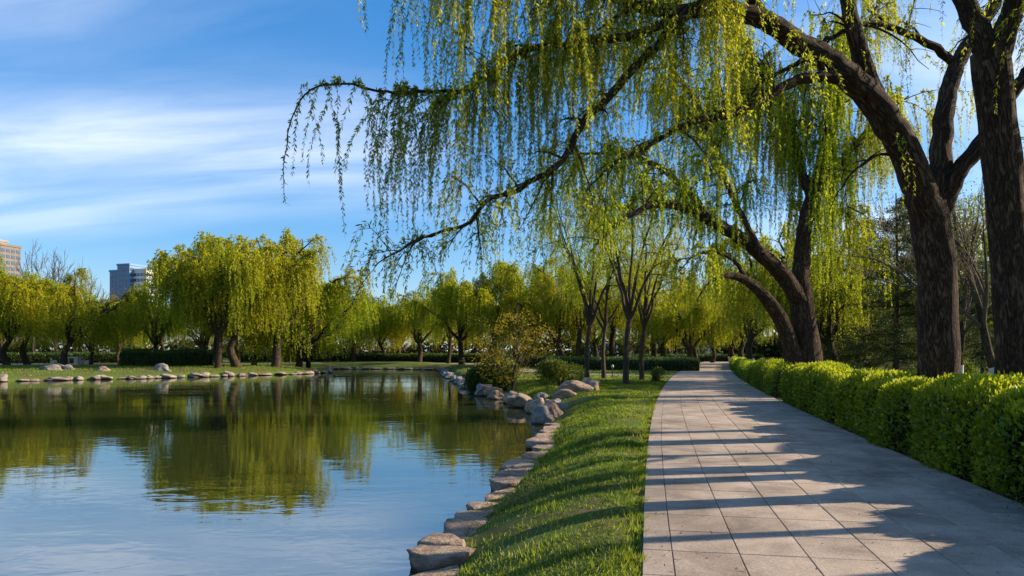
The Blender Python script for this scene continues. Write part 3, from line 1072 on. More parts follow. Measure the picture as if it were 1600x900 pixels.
def hand_tree(name, label, base, trunks, limbs, lmat, seed, bmat='bark_old', ll=.088, lw=.024, stem=.003, tint=.5, nper=70, group=None, dens=1.55):
    """trunk and limbs follow polylines given as (photo x, photo y, depth)"""
    rng = np.random.default_rng(seed)
    root = empty(name, tuple(base))
    tag(root, label, 'tree', group)
    base = np.asarray(base)
    for k, (pts, r0, r1, flare) in enumerate(trunks):
        w = np.array([P(*q) for q in pts]) - base
        ln = smooth_line(w, step=.12)
        T = Tubes()
        t = np.linspace(0, 1, len(ln))
        T.add(ln, r0 + (r1 - r0) * t, 32, .075, flare, seed + k)
        obj('trunk', T.mesh('trunk', MAT[bmat]), root)
    for k, lb in enumerate(limbs):
        w = np.array([P(*q) for q in lb['pts']]) - base
        ln = smooth_line(w, step=.15)
        t = np.linspace(0, 1, len(ln))
        r0, r1 = lb['r']
        rad = r1 + (r0 - r1) * (1 - t) ** lb.get('pw', 1.0)
        T = Tubes()
        ln[1:-1] += rng.normal(0, .010, (len(ln) - 2, 3))
        T.add(ln, rad, 20 if r0 > .12 else 10, .07, 0, seed * 3 + k)
        O, D, Ls = [], [], []
        tan = norm(np.gradient(ln, axis=0))
        t0 = lb.get('t0', .3)
        a, b = lb.get('L', (1.0, 2.4))
        nsub = lb.get('sub', 6)
        for q in range(nsub):
            tq = t0 + (1 - t0) * (q + rng.uniform(0, 1)) / max(nsub, 1)
            i = min(int(tq * (len(ln) - 1)), len(ln) - 1)
            qv = rvec(rng, 1)[0]
            dv = tan[i] * .55 + qv * .8 + np.array([0, 0, lb.get('up', .3)])
            dv /= np.linalg.norm(dv)
            sl = rng.uniform(*lb.get('sl', (.7, 1.8)))
            sp = sub_branch(rng, ln[i], dv, sl, rng.uniform(.2, .6), 8)
            T.add(sp, np.linspace(min(rad[i] * .55, .028), .0045, 8), 5)
            m = int(lb.get('per', 10))
            tt = rng.uniform(.15, 1, m)
            O.append(np.stack([np.interp(tt, np.linspace(0, 1, 8), sp[:, c]) for c in range(3)], 1))
            D.append(norm(np.stack([dv[0] + rng.normal(0, .6, m), dv[1] + rng.normal(0, .6, m), 0 * tt], 1)))
            Ls.append(rng.uniform(a, b, m))
            for _ in range(lb.get('twigs', 2)):
                j = rng.integers(2, 8)
                d2 = norm(dv * .6 + rvec(rng, 1)[0] * .7)
                tw = sub_branch(rng, sp[j], d2, sl * rng.uniform(.3, .6), .4, 5)
                T.add(tw, np.linspace(.008, .003, 5), 4)
        m = int(lb.get('own', 10))
        if m:
            tt = rng.uniform(max(t0, .35), 1, m)
            O.append(np.stack([np.interp(tt, t, ln[:, c]) for c in range(3)], 1))
            D.append(norm(np.concatenate([rng.normal(0, 1, (m, 2)), np.zeros((m, 1))], 1)))
            Ls.append(rng.uniform(a, b, m))
        lone = lb.get('lone', [])
        if lone:
            tt = np.array([q[0] for q in lone])
            O.append(np.stack([np.interp(tt, t, ln[:, c]) for c in range(3)], 1))
            D.append(norm(np.concatenate([rng.normal(0, 1, (len(lone), 2)) + np.array([-.8, 0]), np.zeros((len(lone), 1))], 1)))
            Ls.append(np.array([q[1] for q in lone]))
        part = obj('limb', T.mesh('limb', MAT[bmat]), root)
        if O:
            O = np.vstack(O); D = np.vstack(D); Ls = np.concatenate(Ls)
            zfloor = lb.get('zmin', 1.9) - base[2]
            Ls = np.minimum(Ls, np.maximum(O[:, 2] - zfloor * rng.uniform(.9, 1.4, len(O)), .35))
            LV, TB = Leaves(), Tubes()
            hang_strands(rng, LV, TB, O, D, Ls, rng.uniform(.12, .5, len(O)), rng.uniform(.02, .2, len(O)), lb.get('nper', nper) * dens * (Ls.mean() / 1.8), ll, lw, lb.get('tint', tint), .45, stem, 6, 1.35)
            if 'dress' in lb:           # leaves sitting straight on the limb's drooping tip
                a0, a1, m = lb['dress']
                tt = rng.uniform(a0, a1, m)
                p0 = np.stack([np.interp(tt, t, ln[:, c]) for c in range(3)], 1)
                tg = norm(np.stack([np.interp(tt, t, tan[:, c]) for c in range(3)], 1))
                LV.add(p0, tg * .7 + rvec(rng, m) * .75, rvec(rng, m), ll * rng.uniform(.6, 1.1, m), lw * rng.uniform(.6, 1.1, m), np.clip(rng.normal(.3, .2, m), 0, 1))
            fo = obj('foliage', LV.mesh('foliage', MAT[lmat]), part)
            obj('hanging_twigs', TB.mesh('hanging_twigs', MAT['twig']), part, kind='stuff')
    return root


def along(pts, d0, d1):
    """photo polyline with depth running from d0 to d1"""
    n = len(pts)
    return [(x, y, d0 + (d1 - d0) * i / (n - 1)) for i, (x, y) in enumerate(pts)]


def make_near_willows():
    # --- B: the big forked willow behind the hedge whose limbs sweep over the path and the lake
    b = np.array([px_at(1467, 13.6), 13.6, 0.0])
    trunks = [([(1468, 684, 13.6), (1467, 600, 13.6), (1465, 520, 13.6), (1464, 440, 13.6), (1457, 375, 13.6), (1450, 318, 13.6)], .345, .32, .45)]
    limbs = [
        dict(pts=along([(1452, 345), (1425, 262), (1385, 185), (1340, 132), (1290, 92), (1240, 62), (1195, 32), (1130, 12), (1065, 18), (1010, 12), (950, -8), (890, -35), (810, -62), (740, -72), (690, -60)], 13.6, 10.8),
             r=(.30, .022), pw=1.1, t0=.5, sub=34, per=11, own=40, L=(.9, 2.5), sl=(.7, 2.0), nper=95, up=.05, zmin=3.4),
        dict(pts=along([(1075, 15), (1022, 75), (985, 112), (950, 152), (912, 190), (892, 232), (862, 264), (800, 300), (762, 312), (735, 345), (700, 360), (650, 375), (612, 398), (585, 416)], 11.9, 10.4),
             r=(.085, .008), t0=.25, sub=22, per=8, own=26, L=(.5, 1.5), sl=(.4, 1.2), nper=70, tint=.4, zmin=2.5),
        dict(pts=along([(1040, 35), (990, 55), (925, 62), (880, 72), (820, 78), (762, 118), (730, 140), (700, 142), (650, 143)], 11.8, 10.8),
             r=(.075, .022), t0=.28, sub=20, per=10, own=30, L=(.9, 2.2), sl=(.3, .9), nper=85, tint=.45, zmin=2.7),
        dict(pts=along([(655, 143), (620, 146), (590, 142), (550, 134), (510, 131), (478, 147), (458, 180), (447, 225), (443, 270), (446, 318)], 10.8, 10.3),
             r=(.022, .003), t0=.1, sub=0, own=0, lone=[(.10, 1.75), (.16, 1.2), (.20, 2.25), (.27, 1.9), (.31, 2.2), (.35, 1.5), (.38, 2.2), (.43, 1.1), (.46, 1.7), (.52, 1.25), (.56, .9), (.16, 2.0), (.05, 1.6), (.08, 1.1), (.24, 1.3)], dress=(.3, 1.0, 150), tint=.3, zmin=2.0, nper=110),
        dict(pts=along([(1378, 180), (1352, 110), (1336, 50), (1325, 0), (1318, -60), (1290, -120), (1240, -160)], 13.3, 12.4), r=(.19, .05), t0=.35, sub=9, per=7, own=6, L=(.8, 1.8), sl=(1.0, 2.4), nper=60, up=.4, zmin=7.0),
        dict(pts=along([(1458, 330), (1468, 255), (1478, 165), (1500, 92), (1535, 40), (1565, -20), (1580, -90)], 13.6, 14.4), r=(.21, .08), t0=.6, sub=6, per=7, own=6, L=(1.0, 2.2), sl=(.8, 1.8), nper=55, zmin=6.0),
        dict(pts=along([(1492, 100), (1455, 70), (1400, 45), (1352, 37), (1300, 58), (1262, 80), (1225, 120)], 14.0, 12.6), r=(.085, .012), t0=.2, sub=11, per=7, own=12, L=(.6, 1.5), sl=(.6, 1.5), nper=60, zmin=5.6),
        dict(pts=along([(1470, 330), (1498, 268), (1532, 226), (1572, 160), (1605, 112), (1650, 50), (1690, -20)], 13.6, 13.2), r=(.18, .06), t0=.7, sub=4, per=7, own=4, L=(.8, 1.8), nper=50, zmin=6.0),
        dict(pts=along([(1325, 128), (1292, 120), (1245, 126), (1200, 150), (1150, 177), (1100, 186), (1050, 206), (1000, 236), (950, 262), (915, 300)], 12.9, 11.4), r=(.105, .012), t0=.25, sub=18, per=6, own=14, L=(.4, 1.2), sl=(.5, 1.4), nper=70, zmin=2.8),
        dict(pts=along([(1420, 262), (1385, 240), (1340, 262), (1310, 300), (1296, 330)], 13.5, 13.0), r=(.035, .006), t0=.3, sub=5, per=5, own=6, L=(.5, 1.2), sl=(.4, 1.0), nper=50, zmin=3.2),
        dict(pts=along([(1280, 88), (1235, 105), (1190, 130), (1160, 170), (1130, 215)], 12.6, 12.2), r=(.045, .008), t0=.2, sub=8, per=7, own=10, L=(.6, 1.6), sl=(.5, 1.2), nper=60, zmin=3.6),
        dict(pts=along([(1200, 35), (1150, -30), (1080, -70), (1000, -90), (930, -80)], 12.4, 12.0), r=(.10, .02), t0=.15, sub=20, per=10, own=20, L=(.8, 2.2), sl=(.8, 2.0), nper=85, zmin=4.8),
    ]
    hand_tree('willow_tree', 'huge dark forked willow behind the hedge with limbs arching over path and lake', b, trunks, limbs, 'willow_leaf_near', 3, nper=75, group='big willows along the hedge')
    # --- A: trunk at the right edge of the photo
    a = np.array([px_at(1590, 10.6), 10.6, 0.0])
    trunks = [([(1592, 722, 10.6), (1590, 620, 10.6), (1586, 500, 10.6), (1577, 380, 10.6), (1566, 260, 10.6), (1555, 160, 10.6), (1546, 82, 10.6)], .28, .24, .4)]
    limbs = [
        dict(pts=along([(1548, 100), (1528, 45), (1505, 0), (1480, -60), (1430, -130), (1360, -180)], 10.6, 10.9), r=(.17, .05), t0=.5, sub=7, per=7, own=6, L=(.8, 1.8), sl=(.8, 1.6), nper=55, zmin=6.0),
        dict(pts=along([(1552, 105), (1572, 45), (1590, -10), (1610, -90), (1640, -170)], 10.6, 10.2), r=(.18, .06), t0=.5, sub=5, per=6, own=6, L=(.8, 1.8), sl=(.8, 1.6), nper=55, zmin=6.0),
    ]
    hand_tree('willow_tree', 'straight thick dark willow trunk cut by the right edge of the photo', a, trunks, limbs, 'willow_leaf_near', 17, group='big willows along the hedge')
    # --- C: leaning double-stemmed willow further along the hedge
    c = np.array([px_at(1264, 26.2), 26.2, 0.0])
    trunks = [([(1268, 622, 26.2), (1264, 580, 26.2), (1260, 530, 26.2), (1253, 480, 26.2), (1248, 432, 26.2)], .50, .36, .45),
              ([(1246, 622, 26.0), (1240, 560, 26.0), (1222, 505, 25.8), (1196, 465, 25.4), (1168, 440, 25.0), (1142, 431, 24.6), (1122, 434, 24.2), (1104, 446, 24.0), (1088, 470, 23.8)], .40, .012, .3)]
    limbs = [
        dict(pts=along([(1250, 470), (1225, 432), (1190, 398), (1150, 368), (1110, 345), (1070, 325), (1032, 318), (1000, 328), (965, 350), (930, 385)], 26.1, 22.5), r=(.32, .03), t0=.3, sub=28, per=7, own=8, L=(.5, 1.5), sl=(.9, 2.6), up=1.0, nper=75, zmin=2.6, tint=.6),
        dict(pts=along([(1250, 445), (1254, 395), (1258, 350), (1268, 305), (1282, 258), (1298, 190), (1308, 140), (1312, 60)], 26.2, 26.6), r=(.32, .05), t0=.3, sub=30, per=12, own=20, L=(1.4, 3.4), sl=(1.2, 2.8), nper=75, zmin=2.6, tint=.6),
        dict(pts=along([(1270, 312), (1250, 262), (1243, 215), (1225, 165), (1195, 120), (1150, 90)], 26.3, 28), r=(.17, .04), t0=.25, sub=22, per=12, own=24, L=(1.6, 3.8), sl=(1.0, 2.6), nper=75, zmin=3.0, tint=.6),
        dict(pts=along([(1276, 300), (1308, 262), (1345, 215), (1380, 180), (1420, 150)], 26.4, 28), r=(.14, .03), t0=.3, sub=20, per=11, own=18, L=(1.2, 3.0), sl=(.9, 2.6), nper=60, zmin=3.4, tint=.55),
        dict(pts=along([(1190, 398), (1160, 340), (1135, 285), (1120, 230), (1090, 180), (1040, 150)], 24.8, 27), r=(.13, .03), t0=.2, sub=28, per=11, own=16, L=(.6, 1.7), sl=(1.0, 2.4), nper=75, zmin=3.0, tint=.6),
        dict(pts=along([(1110, 345), (1075, 300), (1030, 262), (980, 242), (930, 240), (888, 240)], 24.2, 26.5), r=(.15, .03), t0=.2, sub=26, per=10, own=12, L=(.5, 1.3), sl=(1.0, 2.2), nper=70, zmin=3.0, tint=.55),
        dict(pts=along([(1240, 222), (1205, 140), (1160, 70), (1100, 10), (1040, -40)], 26.8, 29), r=(.11, .03), t0=.15, sub=26, per=10, own=20, L=(.7, 2.2), sl=(1.2, 3.0), nper=75, zmin=3.0, tint=.65),
        dict(pts=along([(1300, 180), (1325, 110), (1355, 40), (1390, -30)], 26.6, 29), r=(.12, .03), t0=.15, sub=22, per=9, own=16, L=(.7, 2.2), sl=(1.2, 3.0), nper=75, zmin=3.0, tint=.65),
        dict(pts=along([(1120, 230), (1080, 150), (1030, 90), (970, 60), (900, 70)], 25.4, 28), r=(.09, .02), t0=.15, sub=26, per=10, own=20, L=(.7, 2.0), sl=(1.2, 2.8), nper=75, zmin=3.0, tint=.65),
        dict(pts=along([(1258, 350), (1300, 330), (1335, 340), (1355, 375)], 26.4, 27), r=(.07, .015), t0=.3, sub=9, per=8, own=12, L=(1.2, 2.8), sl=(.6, 1.5), nper=60, zmin=2.4, tint=.6),
        dict(pts=along([(1165, 438), (1150, 410), (1120, 395), (1085, 400), (1060, 425)], 25, 23.6), r=(.08, .015), t0=.2, sub=9, per=8, own=12, L=(.8, 2.0), sl=(.6, 1.6), nper=60, zmin=2.4, tint=.6),
    ]
    hand_tree('willow_tree', 'old leaning double stemmed willow beyond the hedge with bright hanging curtains', c, trunks, limbs, 'willow_leaf_mid', 29, dens=1.75, ll=.125, lw=.040, stem=.004, group='big willows along the hedge')


make_near_willows()


def put(root, x, y, s, rz, label, cat='tree', group=None, wide=1.0):
    root.location = (x, y, gz(x, y) - .02)
    root.scale = (s * wide, s * wide, s)
    root.rotation_euler = (0, 0, rz)
    tag(root, label, cat, group)
    return root


class Pool:
    """a few different trees of a kind, then copies of them with their parts"""

    def __init__(self, roots):
        self.roots = roots
        self.used = [False] * len(roots)
        self.k = 0

    def take(self, i=None):
        i = self.k % len(self.roots) if i is None else i
        self.k += 1
        if not self.used[i]:
            self.used[i] = True
            return self.roots[i]
        return copy_tree(self.roots[i])


def make_far_willows():
    rng = np.random.default_rng(77)
    far = Pool([gen_willow('willow_tree', 101 + 7 * i, 10, 5.3, .24, .25 + .03 * (i % 3), 8 + i % 2, 48000, .185, .08, 'willow_leaf_far', 'bark_far', .03 * (i % 2), 1.7, (.9, 3.0), 9, 1400, .5, .004) for i in range(4)])
    gold = Pool([gen_willow('willow_tree', 211, 10, 5.2, .22, .26, 6, 48000, .19, .082, 'willow_leaf_gold', 'bark_far', .08, 1.2, (1.6, 4.2), 9, 1100, .5, .004)])
    # (photo x of trunk, distance, photo y of top, pool, label)
    T = [(-30, 71, 408, far, 'willow at the left photo edge across the lake, mostly cut off'),
         (12, 72, 420, far, 'dark trunked willow second from the left edge across the lake'),
         (44, 74, 430, far, 'green willow beside the yellow one, on its left, across the lake'),
         (100, 69, 418, gold, 'golden yellow weeping willow on the peninsula with curtains near the grass'),
         (142, 74, 462, far, 'small dark trunked willow just right of the golden one'),
         (186, 84, 476, far, 'low willow below the blue office tower'),
         (322, 78, 402, far, 'tall willow right of the office tower, trunk behind the peninsula hedge'),
         (342, 76, 388, far, 'many stemmed willow whose trunk rises behind the peninsula hedge end'),
         (340, 66, 362, far, 'big domed willow with a leaning dark trunk in front of the hedge end'),
         (372, 68, 358, far, 'tallest domed willow on the peninsula, right of the leaning one'),
         (432, 71, 364, far, 'willow at the peninsula tip sweeping low on the right'),
         (252, 104, 470, far, 'far willow filling the gap beside the peninsula hedge, right of the office tower'),
         (468, 77, 392, far, 'broad willow overlapping the right side of the domed pair on the peninsula'),
         (400, 80, 384, gold, 'yellowish willow crown showing between the domed pair and the tip willow'),
         (242, 80, 448, far, 'low willow between the office tower and the many stemmed willow'),
         (478, 84, 424, far, 'smaller willow behind the peninsula tip'),
         (515, 95, 442, far, 'slim willow first right of the peninsula behind the far shore'),
         (553, 98, 455, far, 'slim willow second right of the peninsula behind the far shore'),
         (603, 104, 462, gold, 'pale yellow willow standing behind the far shore hedge'),
         (655, 100, 452, far, 'willow behind the far hedge where the lake narrows'),
         (722, 84, 430, far, 'dark trunked willow at the right end of the far shore'),
         (775, 78, 412, gold, 'yellowish willow behind the dark lakeside bush'),
         (838, 80, 404, far, 'tall willow behind the bronze shrub'),
         (880, 74, 432, gold, 'yellow green willow behind the side path hedge, left of the slim trunks'),
         (1035, 74, 440, far, 'willow curtain behind the side path hedge, left of the footpath'),
         (1078, 66, 452, far, 'willow with low bright curtains at the left hedge corner of the footpath'),
         (1112, 98, 470, far, 'small willow closing the end of the footpath')]
    for i, (px, d, top, pool, lab) in enumerate(T):
        h = EYE + (HORIZ - top) / F * d
        s = h / 9.6
        put(pool.take(), px_at(px, d), d, s * rng.uniform(.95, 1.08), rng.uniform(0, 6.28), lab, 'tree', 'willows round the lake', (.88 if px > 300 else 1.0) if 130 < px < 343 else rng.uniform(1.1, 1.3))
    av0 = Pool([gen_willow('willow_tree', 355, 10, 4.6, .2, .30, 7, 24000, .13, .045, 'willow_leaf_mid', 'bark_far', .03, 2.5, (.8, 2.6), 8, 700, .5, .005)])
    # rows that close the view behind
    k = 0
    for px in list(range(-60, 1110, 62)):
        d = rng.uniform(112, 135)
        top = rng.uniform(462, 482) if px < 800 else rng.uniform(440, 465)
        h = EYE + (HORIZ - top) / F * d
        put((gold if k % 5 == 2 else far).take(), px_at(px, d), d, h / 9.6 * rng.uniform(.95, 1.15), rng.uniform(0, 6.28), 'background willow in the tree belt behind the far hedges, %s from the left' % ordn(k), 'tree', 'background tree belt', 1.2)
        k += 1
    k = 0
    for px in range(1230, 1660, 70):
        d = rng.uniform(70, 95)
        put(far.take(), px_at(px, d), d, rng.uniform(.9, 1.15), rng.uniform(0, 6.28), 'background willow behind the conifers on the right, %s from the footpath' % ordn(k), 'tree', 'background trees on the right')
        k += 1
    for px, d, s, lab in [(700, 92, 1.15, 'pale airy willow behind the lake end, left of the bronze shrub'), (812, 84, 1.3, 'tall pale willow rising behind the bronze shrub'), (900, 72, 1.35, 'tall pale willow behind the leftmost slim young willow'),
                          (958, 78, 1.5, 'tallest pale willow behind the slim young willows'), (1020, 84, 1.45, 'tall pale willow behind the rightmost slim young willow'), (1090, 92, 1.3, 'pale airy willow above the far hedge corner of the footpath')]:
        put(av0.take(), px_at(px, d), d, s, rng.uniform(0, 6.28), lab, 'tree', 'pale willows behind the side path')
    for px, d, s, lab in [(1490, 56, 1.5, 'tall airy willow behind the conifers, seen right of the forked trunk'), (1562, 54, 1.55, 'tall airy willow behind the right edge trunk')]:
        put(av0.take(), px_at(px, d), d, s, rng.uniform(0, 6.28), lab, 'tree', 'background trees on the right')
    # avenue along the far end of the footpath
    av = Pool([gen_willow('willow_tree', 301 + i, 9.5, 4.6, .26, .30, 6, 40000, .155, .056, 'willow_leaf_mid', 'bark_far', .05, 2.3, (1.4, 3.6), 8, 800, .55, whitewash=True) for i in range(2)])
    for (px, d, s, lab) in [(1214, 40, 1.05, 'willow with whitewashed trunk base just behind the leaning double willow'), (1184, 56, 1.0, 'avenue willow by the third hedge with whitewashed base'),
                            (1166, 68, 1.0, 'avenue willow further along the right side of the footpath'), (1152, 82, 1.0, 'avenue willow near the far end on the right side'),
                            (1308, 36, .8, 'whitewashed willow with bright curtain right of the leaning double willow'),
                            (1143, 98, 1.0, 'last avenue willow at the far end of the footpath')]:
        put(av.take(), px_at(px, d), d, s, rng.uniform(0, 6.28), lab, 'tree', 'avenue willows')
    # slim young trees on the grass between lake and footpath
    yg = Pool([gen_willow('young_willow', 401 + i, 12.0, 4.2, .125, .27, 6, 30000, .105, .03, 'willow_leaf_mid', 'bark_young', .015, 3.2, (.25, 1.1), 10, 620, .6, .005, True, wob=.004) for i in range(2)])
    for (px, py, s, lab) in [(917, 597, 1.02, 'slim young willow standing alone behind the green bush'), (944, 592, .95, 'thinner young willow behind the pair of slim trunks'),
                             (978, 601, 1.08, 'slim dark trunked young willow nearest the footpath junction, forked high'), (1003, 594, 1.0, 'slim young willow beside the side path, rightmost of the four')]:
        d = F * EYE / (py - HORIZ)
        put(yg.take(), px_at(px, d), d, s, rng.uniform(0, 6.28), lab, 'tree', 'slim young willows by the junction')
    # trees of the hedge row that stand right of the picture: their trunks throw the bars of shade on the paving
    sh = Pool([gen_willow('willow_tree', 501, 9.5, 2.0, .22, .56, 5, 9000, .09, .024, 'willow_leaf_mid', 'bark_old', .02, 5.2, (.6, 1.6), 6, 200, .55)])
    sl = Pool([gen_willow('willow_tree', 511, 9.5, 1.6, .11, .62, 4, 4000, .09, .024, 'willow_leaf_mid', 'bark_young', .01, 5.8, (.4, 1.0), 5, 100, .55)])
    for x, y, s, lab in [(9.0, 7.7, 1.0, 'slim hedge row willow out of the picture on the right, nearest the camera'), (14.6, 13.4, 1.1, 'slim lawn willow out of the picture beyond the hedge'), (10.4, 6.6, 1.0, 'slim lawn willow out of the picture beside the camera')]:
        put(sl.take(), x, y, s, rng.uniform(0, 6.28), lab, 'tree', 'big willows along the hedge')
    for x, y, s, lab in [(7.4, 8.75, 1.0, 'hedge row willow just out of the picture on the right, nearer one'), (10.5, 10.6, 1.05, 'hedge row willow out of the picture behind the right edge trunk'), (13.0, 16.2, 1.0, 'willow on the lawn right of the forked willow, out of the picture')]:
        put(sh.take(), x, y, s, rng.uniform(0, 6.28), lab, 'tree', 'big willows along the hedge')


make_far_willows()

# ------------------------------------------------------------------ conifers and bare trees


def gen_conifer(name, seed, H=9.0, R=2.6, n=30000):
    rng = np.random.default_rng(seed)
    root = empty(name)
    T = Tubes()
    tl = smooth_line(np.array([(0, 0, -.1), (.05, .03, H * .5), (0, 0, H)]), step=.4)
    T.add(tl, np.linspace(.16, .02, len(tl)), 9, .06, .3, seed)
    obj('trunk', T.mesh('trunk', MAT['bark_young']), root)
    B, LV = Tubes(), Leaves()
    O, D, W = [], [], []
    z = 1.3
    while z < H - .2:
        k = (z - 1.3) / (H - 1.3)
        for q in range(rng.integers(4, 7)):
            az = rng.uniform(0, 6.28)
            ln = R * (1 - k) ** .8 * rng.uniform(.5, 1.15) + .2
            dv = np.array([math.cos(az), math.sin(az), rng.uniform(-.25, .25) + .25 * k])
            sp = sub_branch(rng, np.array([0, 0, z]), dv, ln, .18, 6)
            sp[-1, 2] += .10 * ln
            B.add(sp, np.linspace(.03 * (1 - k) + .01, .005, 6), 4)
            m = max(6, int(ln * 12))
            tt = rng.uniform(.22, 1, m)
            c = np.stack([np.interp(tt, np.linspace(0, 1, 6), sp[:, j]) for j in range(3)], 1)
            side = np.array([-math.sin(az), math.cos(az), 0])
            c += side[None] * (rng.normal(0, .16, m) * ln * .5 * (1.1 - tt))[:, None]
            O.append(c); D.append(np.tile(dv, (m, 1)))
        z += rng.uniform(.28, .45)
    O = np.vstack(O); D = np.vstack(D)
    per = max(1, n // len(O))
    idx = np.repeat(np.arange(len(O)), per)
    m = len(idx)
    p = O[idx] + rng.normal(0, .13, (m, 3)) * np.array([1, 1, .75])
    dv = norm(D[idx] * .8 + rvec(rng, m) * .8 + np.array([0, 0, .15]))
    LV.add(p, dv, rvec(rng, m), rng.uniform(.11, .20, m), rng.uniform(.024, .04, m), np.clip(rng.normal(.5, .28, m), 0, 1))
    obj('boughs', B.mesh('boughs', MAT['bark_young']), root)
    obj('crown', LV.mesh('crown', MAT['conifer_needle']), root)
    return root


def gen_bare(name, seed, H=11.0, spread=.45, mat='bare_twig', tr=.13, depth=5, buds=0, whitewash=False, thin=.006):
    rng = np.random.default_rng(seed)
    root = empty(name)
    T, W = Tubes(), Tubes()
    tips, stem = [], []

    def grow(p, dv, ln, r, lvl, tube):
        n = 5
        pts = [p]
        d = dv.copy()
        for i in range(n - 1):
            d = norm(d + rng.normal(0, .09, 3) + np.array([0, 0, .05]))
            pts.append(pts[-1] + d * ln / (n - 1))
        pts = np.array(pts)
        if lvl == 0: stem.append(pts)
        tube.add(pts, np.linspace(r, r * .62, n), 8 if lvl == 0 else (5 if lvl < 3 else 3))
        if lvl >= depth:
            tips.append(pts[-1]); return
        kids = rng.integers(3, 5) if lvl > 0 else 5
        for c in range(kids):
            t = 1.0 if c == 0 else rng.uniform(.35, 1)
            i = min(int(t * (n - 1)), n - 1)
            a = rng.normal(0, spread if c else .15, 3)
            nd = norm(d + a * np.array([1.1, 1.1, .6]) + np.array([0, 0, .1]))
            grow(pts[i], nd, ln * rng.uniform(.58, .78), max(r * (.62 if c == 0 else .45), thin), lvl + 1, W)
    grow(np.array([0, 0, -.1]), np.array([0, 0, 1.0]), H * .36, tr, 0, T)
    obj('trunk', T.mesh('trunk', MAT['bark_young' if mat != 'bare_twig' else 'bark_far']), root)
    if whitewash:
        q = stem[0]; q = np.stack([np.interp(np.array([0, .5, 1.1]), q[:, 2], q[:, c]) for c in range(3)], 1)
        k = Tubes(); k.add(q, np.array([tr * 1.06, tr * .99, tr * .94]), 10)
        obj('painted_base', k.mesh('painted_base', MAT['whitewash']), root)
    cr = obj('crown', W.mesh('crown', MAT[mat]), root)
    if buds:
        tips = np.array(tips)
        idx = rng.integers(0, len(tips), buds)
        LV = Leaves()
        LV.add(tips[idx] + rng.normal(0, .22, (buds, 3)), rvec(rng, buds), rvec(rng, buds), rng.uniform(.05, .12, buds), rng.uniform(.02, .045, buds), rng.uniform(.1, .9, buds))
        obj('young_leaves', LV.mesh('young_leaves', MAT['bush_leaf']), cr)
    return root


def make_others():
    rng = np.random.default_rng(9)
    co = Pool([gen_conifer('conifer_tree', 601 + i, 9.0, 2.9, 36000) for i in range(2)])
    for (px, d, top, lab) in [(1400, 33, 300, 'dark layered conifer between the leaning willow and the forked willow'), (1352, 38, 335, 'dark conifer half hidden behind the bright willow curtain'), (1440, 47, 360, 'conifer behind the forked willow trunk'),
                              (1535, 42, 400, 'low dark conifer between the two big trunks at right'), (1505, 55, 380, 'further conifer between the two big trunks at right'), (1610, 46, 390, 'conifer behind the right edge trunk'), (1300, 56, 400, 'far conifer behind the leaning willow')]:
        h = EYE + (HORIZ - top) / F * d
        put(co.take(), px_at(px, d), d, h / 9.0, rng.uniform(0, 6.28), lab, 'tree', 'conifers on the right lawn')
    # bare trees
    ba = Pool([gen_bare('bare_tree', 701 + i, 11, .42, thin=.016) for i in range(2)])
    for (px, d, top, lab) in [(52, 100, 366, 'tall leafless tree in front of the apartment tower'), (92, 104, 388, 'leafless tree right of the tall bare one'), (140, 112, 415, 'small leafless tree left of the office tower'), (538, 118, 424, 'leafless tree top behind the peninsula tip willows'), (205, 120, 440, 'leafless tree below the office tower')]:
        h = EYE + (HORIZ - top) / F * d
        put(ba.take(), px_at(px, d), d, h / 11.0 * .98, rng.uniform(0, 6.28), lab, 'tree', 'leafless trees across the lake')
    bb = gen_bare('bare_tree', 731, 9.5, .34, 'bare_twig', .17, 5, 2500, True)
    put(bb, px_at(1566, 25), 25, 1.0, 1.0, 'nearly bare leaning tree with whitewashed base between the two right trunks')
    bb.rotation_euler = (0, math.radians(-9), 1.0 * 0)
    b2 = copy_tree(bb)
    put(b2, px_at(1500, 33), 33, .95, 2.2, 'nearly bare slim tree behind the forked willow')
    # bronze shrub at the water
    br = gen_bare('bronze_shrub', 741, 4.6, .5, 'bare_twig', .05, 4, 0)
    tag(br, 'loose bronze leaved shrub at the waterside behind the pale boulder', 'shrub')
    x, y = px_at(800, 34.5), 34.5
    br.location = (x, y, gz(x, y)); br.scale = (1.15, 1.15, .95)
    LV = Leaves()
    n = 9000
    q = rvec(rng, n) * (rng.uniform(0, 1, n) ** .4)[:, None]
    lump = 1 + .35 * vnoise(q * 2.2, 5)
    p = q * np.array([1.75, 1.6, 2.0]) * lump[:, None] + np.array([0, 0, 2.55])
    keep = vnoise(p * 1.9, 8) > .02
    p = p[keep]; n = len(p)
    LV.add(p, rvec(rng, n) + np.array([0, 0, -.2]), rvec(rng, n), rng.uniform(.07, .13, n), rng.uniform(.03, .05, n), np.clip(rng.normal(.5, .25, n), 0, 1))
    obj('foliage', LV.mesh('foliage', MAT['bronze_leaf']), br)


make_others()

# ------------------------------------------------------------------ bushes and hedges


